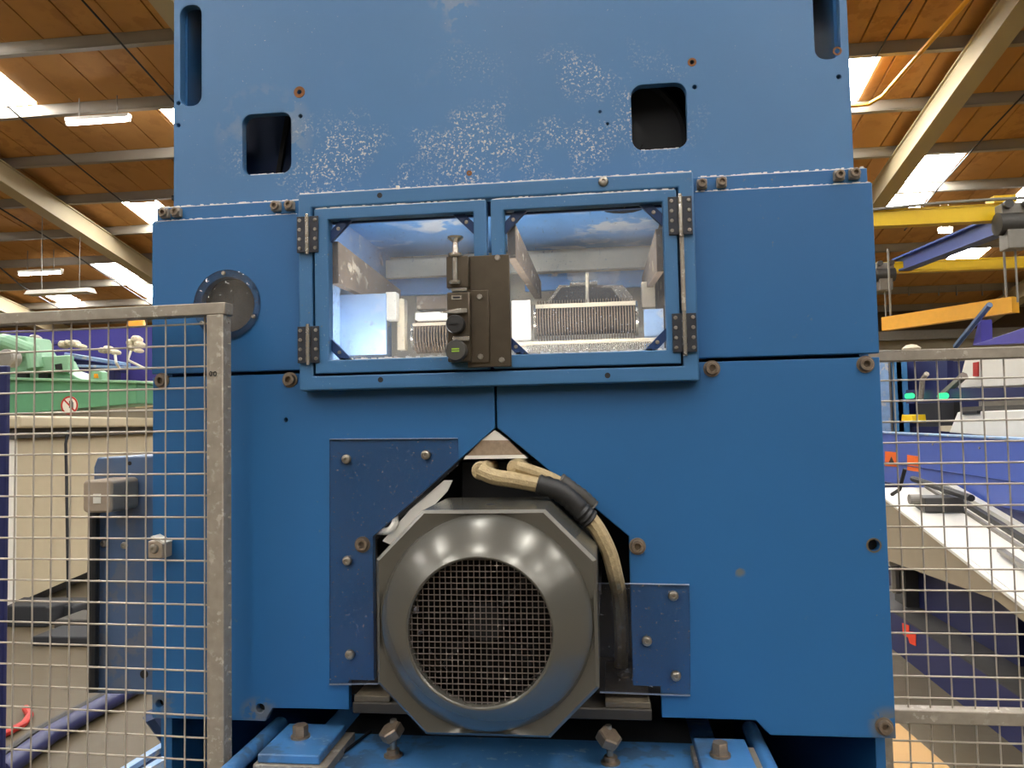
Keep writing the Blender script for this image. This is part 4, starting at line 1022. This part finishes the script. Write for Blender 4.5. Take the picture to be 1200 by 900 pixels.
# ochre spreader beam on chains
hb = tag(empty('lifting_beam', (4.4, 9.4, 2.7)), 'ochre lifting beam hanging on chains in front of the far grey wall', 'beam')
zb = 2.70
pA, pB = atZ(1037, 380, zb), atZ(1190, 357, zb)
dr_ = (pB - pA).normalized(); pr = Vector((-dr_.y, dr_.x, 0)) * .06
B(MB().extr([pA - pr + Vector((0, 0, -.09)), pA + pr + Vector((0, 0, -.09)), pA + pr + Vector((0, 0, .09)), pA - pr + Vector((0, 0, .09))], pB - pA), 'beam', 'orange_yellow', hb, smooth=0)
for p in (pA + dr_ * .1, pB - dr_ * .1): B(MB().tube([p + Vector((0, 0, .08)), p + Vector((0, 0, 1.0 if p.y > 9.6 else .75))], .015, 6), 'chain', 'midgrey', hb)
# rods hanging in front of the far wall beam
for px in (1065, 1100, 1121, 1151, 1176):
    p = atY(px, 342, 20.5)
    tag(B(MB().tube([(p.x, 20.5, p.z - .1), (p.x, 20.5, roof_z(20.5) - .1)], .022, 6), 'hanger_rod', 'midgrey'), 'thin grey rod hanging from the roof before the far wall beam', 'rod', 'rods hanging along the far wall')
for pts, nm in (([(1020, 262), (1092, 262)], 0),):
    pass
# cloth heap on top of the guard machine
tag(B(MB().lathe([(.10, 0), (.11, .03), (.06, .07), (.01, .08)], atY(1068, 411, 9.0), 'Z', 12), 'dust_sheet', 'cream', smooth=60), 'crumpled pale dust sheet showing over the right fence top rail', 'sheet')
tag(B(MB().box(2.0, 5.2, 8.8, 9.4, 0, atY(1068, 411, 9.0).z), 'storage_cabinet', 'midgrey', smooth=0, bevel=.01), 'grey cabinet under the crumpled pale dust sheet', 'cabinet')

# =================================================================== LEFT-HAND BACKGROUND
def F(mb, name, mat, par, bevel=0): return B(mb, name, mat, par, bevel=bevel, smooth=0)
# beige cabinet table
cab = tag(empty('beige_cabinet', (-5.2, 6.0, 0)), 'long beige machine cabinet with an overhanging top behind the left fence', 'cabinet')
A = atZ(14, 712, .12); Bq = atZ(105, 672, .12)
dv = (Bq - A).normalized(); nv = Vector((-dv.y, dv.x, 0))
if nv.x > 0: nv = -nv
E2 = A + dv * 3.4
def slab(p, q, depth, z0, z1, name, mat, back=0.0, bevel=0, par=None):
    return F(MB().extr([(p.x - nv.x * back, p.y - nv.y * back, z0), (q.x - nv.x * back, q.y - nv.y * back, z0), (q.x + nv.x * depth, q.y + nv.y * depth, z0), (p.x + nv.x * depth, p.y + nv.y * depth, z0)], (0, 0, z1 - z0)), name, mat, par or cab, bevel)
ztop = 1.565
slab(A, E2, 1.2, .14, ztop - .12, 'cabinet_body', 'beige', 0, .006)
slab(A - dv * .12, A + dv * .02, 1.2, .10, ztop - .12, 'corner_post', 'white', .02, .006)
slab(A - dv * .1, E2, 1.2, ztop - .12, ztop - .04, 'top_rail', 'darkgrey', .05)
slab(A - dv * .15, E2, 1.3, ztop - .04, ztop + .06, 'cabinet_top', 'beige', .12, .02)
slab(A, E2, 1.0, .02, .14, 'plinth', 'black', -.15)
g = Vector(A) + dv * 1.55
F(MB().tube([atY(80, 505, 4.6), atY(77, 520, 4.6), atY(78, 560, 4.6), atY(80, 700, 4.6)], .012, 6), 'power_cord', 'dark_in', cab)
# clutter low in front of the cabinet
for i, (px, py, w, hgt, mt) in enumerate(((20, 735, .5, .16, 'dark_in'), (60, 728, .35, .12, 'dark_in'), (85, 742, .3, .10, 'darkgrey'), (70, 758, .45, .07, 'dark_in'))):
    p = atZ(px, py, 0)
    tag(F(MB().xz(rrect(p.x - w / 2, p.x + w / 2, 0, hgt, .03), p.y, p.y + .3), 'floor_box', mt, None, .01), ('wide dark box on the floor by the cabinet corner post', 'dark box on the floor under the power cord', 'small dark grey box beside the blue machine side housing', 'low flat dark tray lying before the beige cabinet')[i], 'box')
# green machine on the cabinet
gm_ = tag(empty('green_machine', (-5.8, 6.8, ztop + .06)), 'green-enamelled machine head with a round prohibition sign standing on the beige cabinet', 'machine')
GYp = 6.6
def gxz(pts, Y, th, name, mat, bevel=.008, par=None):
    return F(MB().xz([(atY(x, y, Y).x, atY(x, y, Y).z) for x, y in pts], Y, Y + th), name, mat, par or gm_, bevel)
gpan = gxz([(-30, 489), (160, 473), (160, 449), (12, 444), (-30, 444)], GYp, .5, 'front_panel', 'green')
gxz([(-30, 444), (160, 449), (160, 446), (-30, 441)], GYp - .05, .5, 'panel_cap', 'palegreen')
gxz([(-30, 442), (96, 445), (80, 437), (66, 432), (60, 420), (40, 418), (34, 408), (30, 394), (-30, 390)], GYp + .1, .4, 'head_casting', 'palegreen', .02)
gxz([(40, 436), (80, 436), (80, 416), (44, 418)], GYp + .02, .1, 'bearing_block', 'palegreen', .015)
gxz([(65, 433), (72, 433), (71, 426), (64, 427)], GYp, .03, 'slot', 'black', 0)
gxz([(18, 446), (31, 446), (31, 437), (18, 437)], GYp + .05, .06, 'slot', 'black', 0)
gxz([(45, 447), (56, 447), (56, 438), (45, 438)], GYp + .05, .06, 'slot', 'black', 0)
gxz([(105, 449), (120, 449), (119, 436), (113, 433), (105, 434)], GYp + .0, .12, 'lug', 'palegreen', .01)
gxz([(110, 443), (115, 443), (114, 438), (110, 438)], GYp - .01, .02, 'lug_label', 'amber', 0)
F(MB().tube([atY(-20, 396, GYp), atY(10, 402, GYp - .05), atY(38, 412, GYp), atY(42, 432, GYp)], .09, 14), 'curved_pipe', 'palegreen', gm_)
F(MB().lathe([(.07, -.06), (.09, -.05), (.09, .06), (.06, .07)], atY(11, 420, 5.9), 'Y', 20), 'handwheel', 'midgrey', gm_)
p = atY(82, 475, GYp)
R0 = .10
sg = F(MB().lathe([(R0, .0), (R0, -.004), (.0001, -.004)], (p.x, GYp - .004, p.z), 'Y', 32), 'sign_disc', 'white', gm_)
F(MB().lathe([(R0, -.004), (R0, -.007), (R0 * .82, -.007), (R0 * .82, -.004)], (p.x, GYp - .004, p.z), 'Y', 32, closed=True), 'sign_ring', 'red', gm_)
u = R0 * .82 * .7071
F(MB().xz([(p.x - u - .008, p.z + u - .004), (p.x - u + .004, p.z + u + .008), (p.x + u + .008, p.z - u + .004), (p.x + u - .004, p.z - u - .008)], GYp - .011, GYp - .008), 'sign_bar', 'red', gm_)
for i, (dx, h0) in enumerate(((.0, .05), (.015, .058), (.03, .05), (.043, .035))):
    F(MB().xz(rrect(p.x + dx - .004, p.x + dx + .004, p.z - .03, p.z + h0, .003, 2), GYp - .0095, GYp - .008), 'sign_hand', 'black', gm_)
# violet-blue guard wall with fittings
pw = tag(empty('violet_machine', (-7.6, 9.0, 0)), 'violet-blue machine housing with pale fittings behind the green machine', 'machine')
V = lambda pts, Y, th, name, mat, bevel=.008: gxz(pts, Y, th, name, mat, bevel, pw)
V([(-40, 470), (200, 470), (200, 382), (100, 385), (30, 387), (-40, 389)], 9.0, .4, 'housing', 'purple', .01)
V([(75, 419), (140, 429), (140, 437), (75, 430)], 8.6, .2, 'violet_ledge', 'navy')
V([(75, 413), (140, 424), (140, 428), (75, 418)], 8.55, .25, 'ledge_cap', 'paleblue')
V([(80, 427), (180, 430), (180, 433), (80, 430)], 8.5, .1, 'lower_rail', 'paleblue')
V([(120, 450), (134, 450), (134, 434), (120, 433)], 8.5, .15, 'support', 'navy')
V([(38, 406), (72, 403), (72, 399), (38, 400)], 8.4, .12, 'pipe_run', 'purple')
V([(135, 452), (200, 452), (200, 446), (135, 447)], 7.6, .3, 'white_shelf', 'white')
V([(158, 478), (172, 476), (172, 455), (158, 456)], 7.4, .2, 'cream_block', 'cream')
for px, py, r in ((42, 397, .05), (76, 404, .05), (82, 402, .035), (88, 403, .05), (96, 406, .03), (122, 411, .035), (128, 410, .05), (136, 413, .035), (155, 402, .045), (161, 398, .05), (164, 404, .045), (157, 408, .04), (163, 411, .03)):
    F(MB().lathe([(r * .5, -.1), (r, -.07), (r * 1.05, .02), (r * .7, .08)], atY(px, py, 8.3), 'Y', 10, random.random()), 'fitting', 'cream' if px > 60 else 'midgrey', pw)
for a_, b2, c2 in (((154, 410), (150, 422), (170, 432)), ((135, 416), (136, 425), (140, 432))):
    F(MB().tube([atY(*a_, 8.25), atY(*b2, 8.2), atY(*c2, 8.3)], .018, 6), 'hose_loop', 'white', pw)
bc = Vector((atY(160, 383, 9.2).x, 9.2, atY(160, 383.0, 9.0).z + .03))
bea = tag(B(MB().lathe([(.14, -.02), (.14, .0), (.13, .02), (.10, .13), (.06, .15)], bc, 'Z', 18), 'warning_beacon', 'amber'), 'amber warning beacon sitting on the violet-blue housing', 'beacon')
# navy post close to the frame edge
np_ = tag(empty('navy_post', (atY(0, 600, 1.6).x, 1.6, 0)), 'dark navy flat post standing beside the beige cabinet', 'post')
x1_ = atY(5, 600, 1.6).x
F(MB().box(x1_ - .12, x1_, 1.6, 1.625, .02, atY(5, 428, 1.6).z), 'upright', 'navy', np_, .006)
F(MB().box(x1_ - .2, x1_ + .02, 1.52, 1.8, 0, .02), 'foot_plate', 'navy', np_, .002)
# floor pipe and red hose
P_ = [atZ(0, 905, .05), atZ(60, 860, .05), atZ(128, 822, .05), atZ(170, 798, .05)]
tag(B(MB().tube(P_, .045, 12), 'floor_pipe', 'navy'), 'dark violet pipe lying on the floor behind the left fence', 'pipe')
P2 = [p + Vector((-.16, .10, -.03)) for p in P_]
tag(B(MB().tube(P2, .02, 8), 'floor_cable', 'rubber'), 'dark cable lying along the violet floor pipe', 'cable')
tag(B(MB().tube([atZ(-10, 866, .02), atZ(10, 858, .02), atZ(28, 848, .02), atZ(35, 838, .02), atZ(30, 830, .02)], .018, 8), 'red_hose', 'red'), 'red hose end curling on the floor beside the navy post', 'hose')
st = tag(empty('base_strut', (-1.9, 2.2, 0)), 'pale blue sloping support rails on the floor beside the blue machine leg', 'support')
for px0, py0, px1, py1, mt in ((130, 915, 205, 868, 'paleblue'), (160, 912, 205, 885, 'paleblue')):
    F(MB().tube([atZ(px0, py0, .10), atZ(px1, py1, .10)], .025, 4), 'rail', mt, st)
F(MB().extr([atZ(150, 912, .085), atZ(205, 880, .085), atZ(205, 872, .085), atZ(135, 912, .085)], (0, 0, .01)), 'rail_web', 'navy_dark', st)
F(MB().tube([atZ(176, 838, .3), atZ(200, 872, .12)], .03, 6), 'brace', 'navy_dark', st)
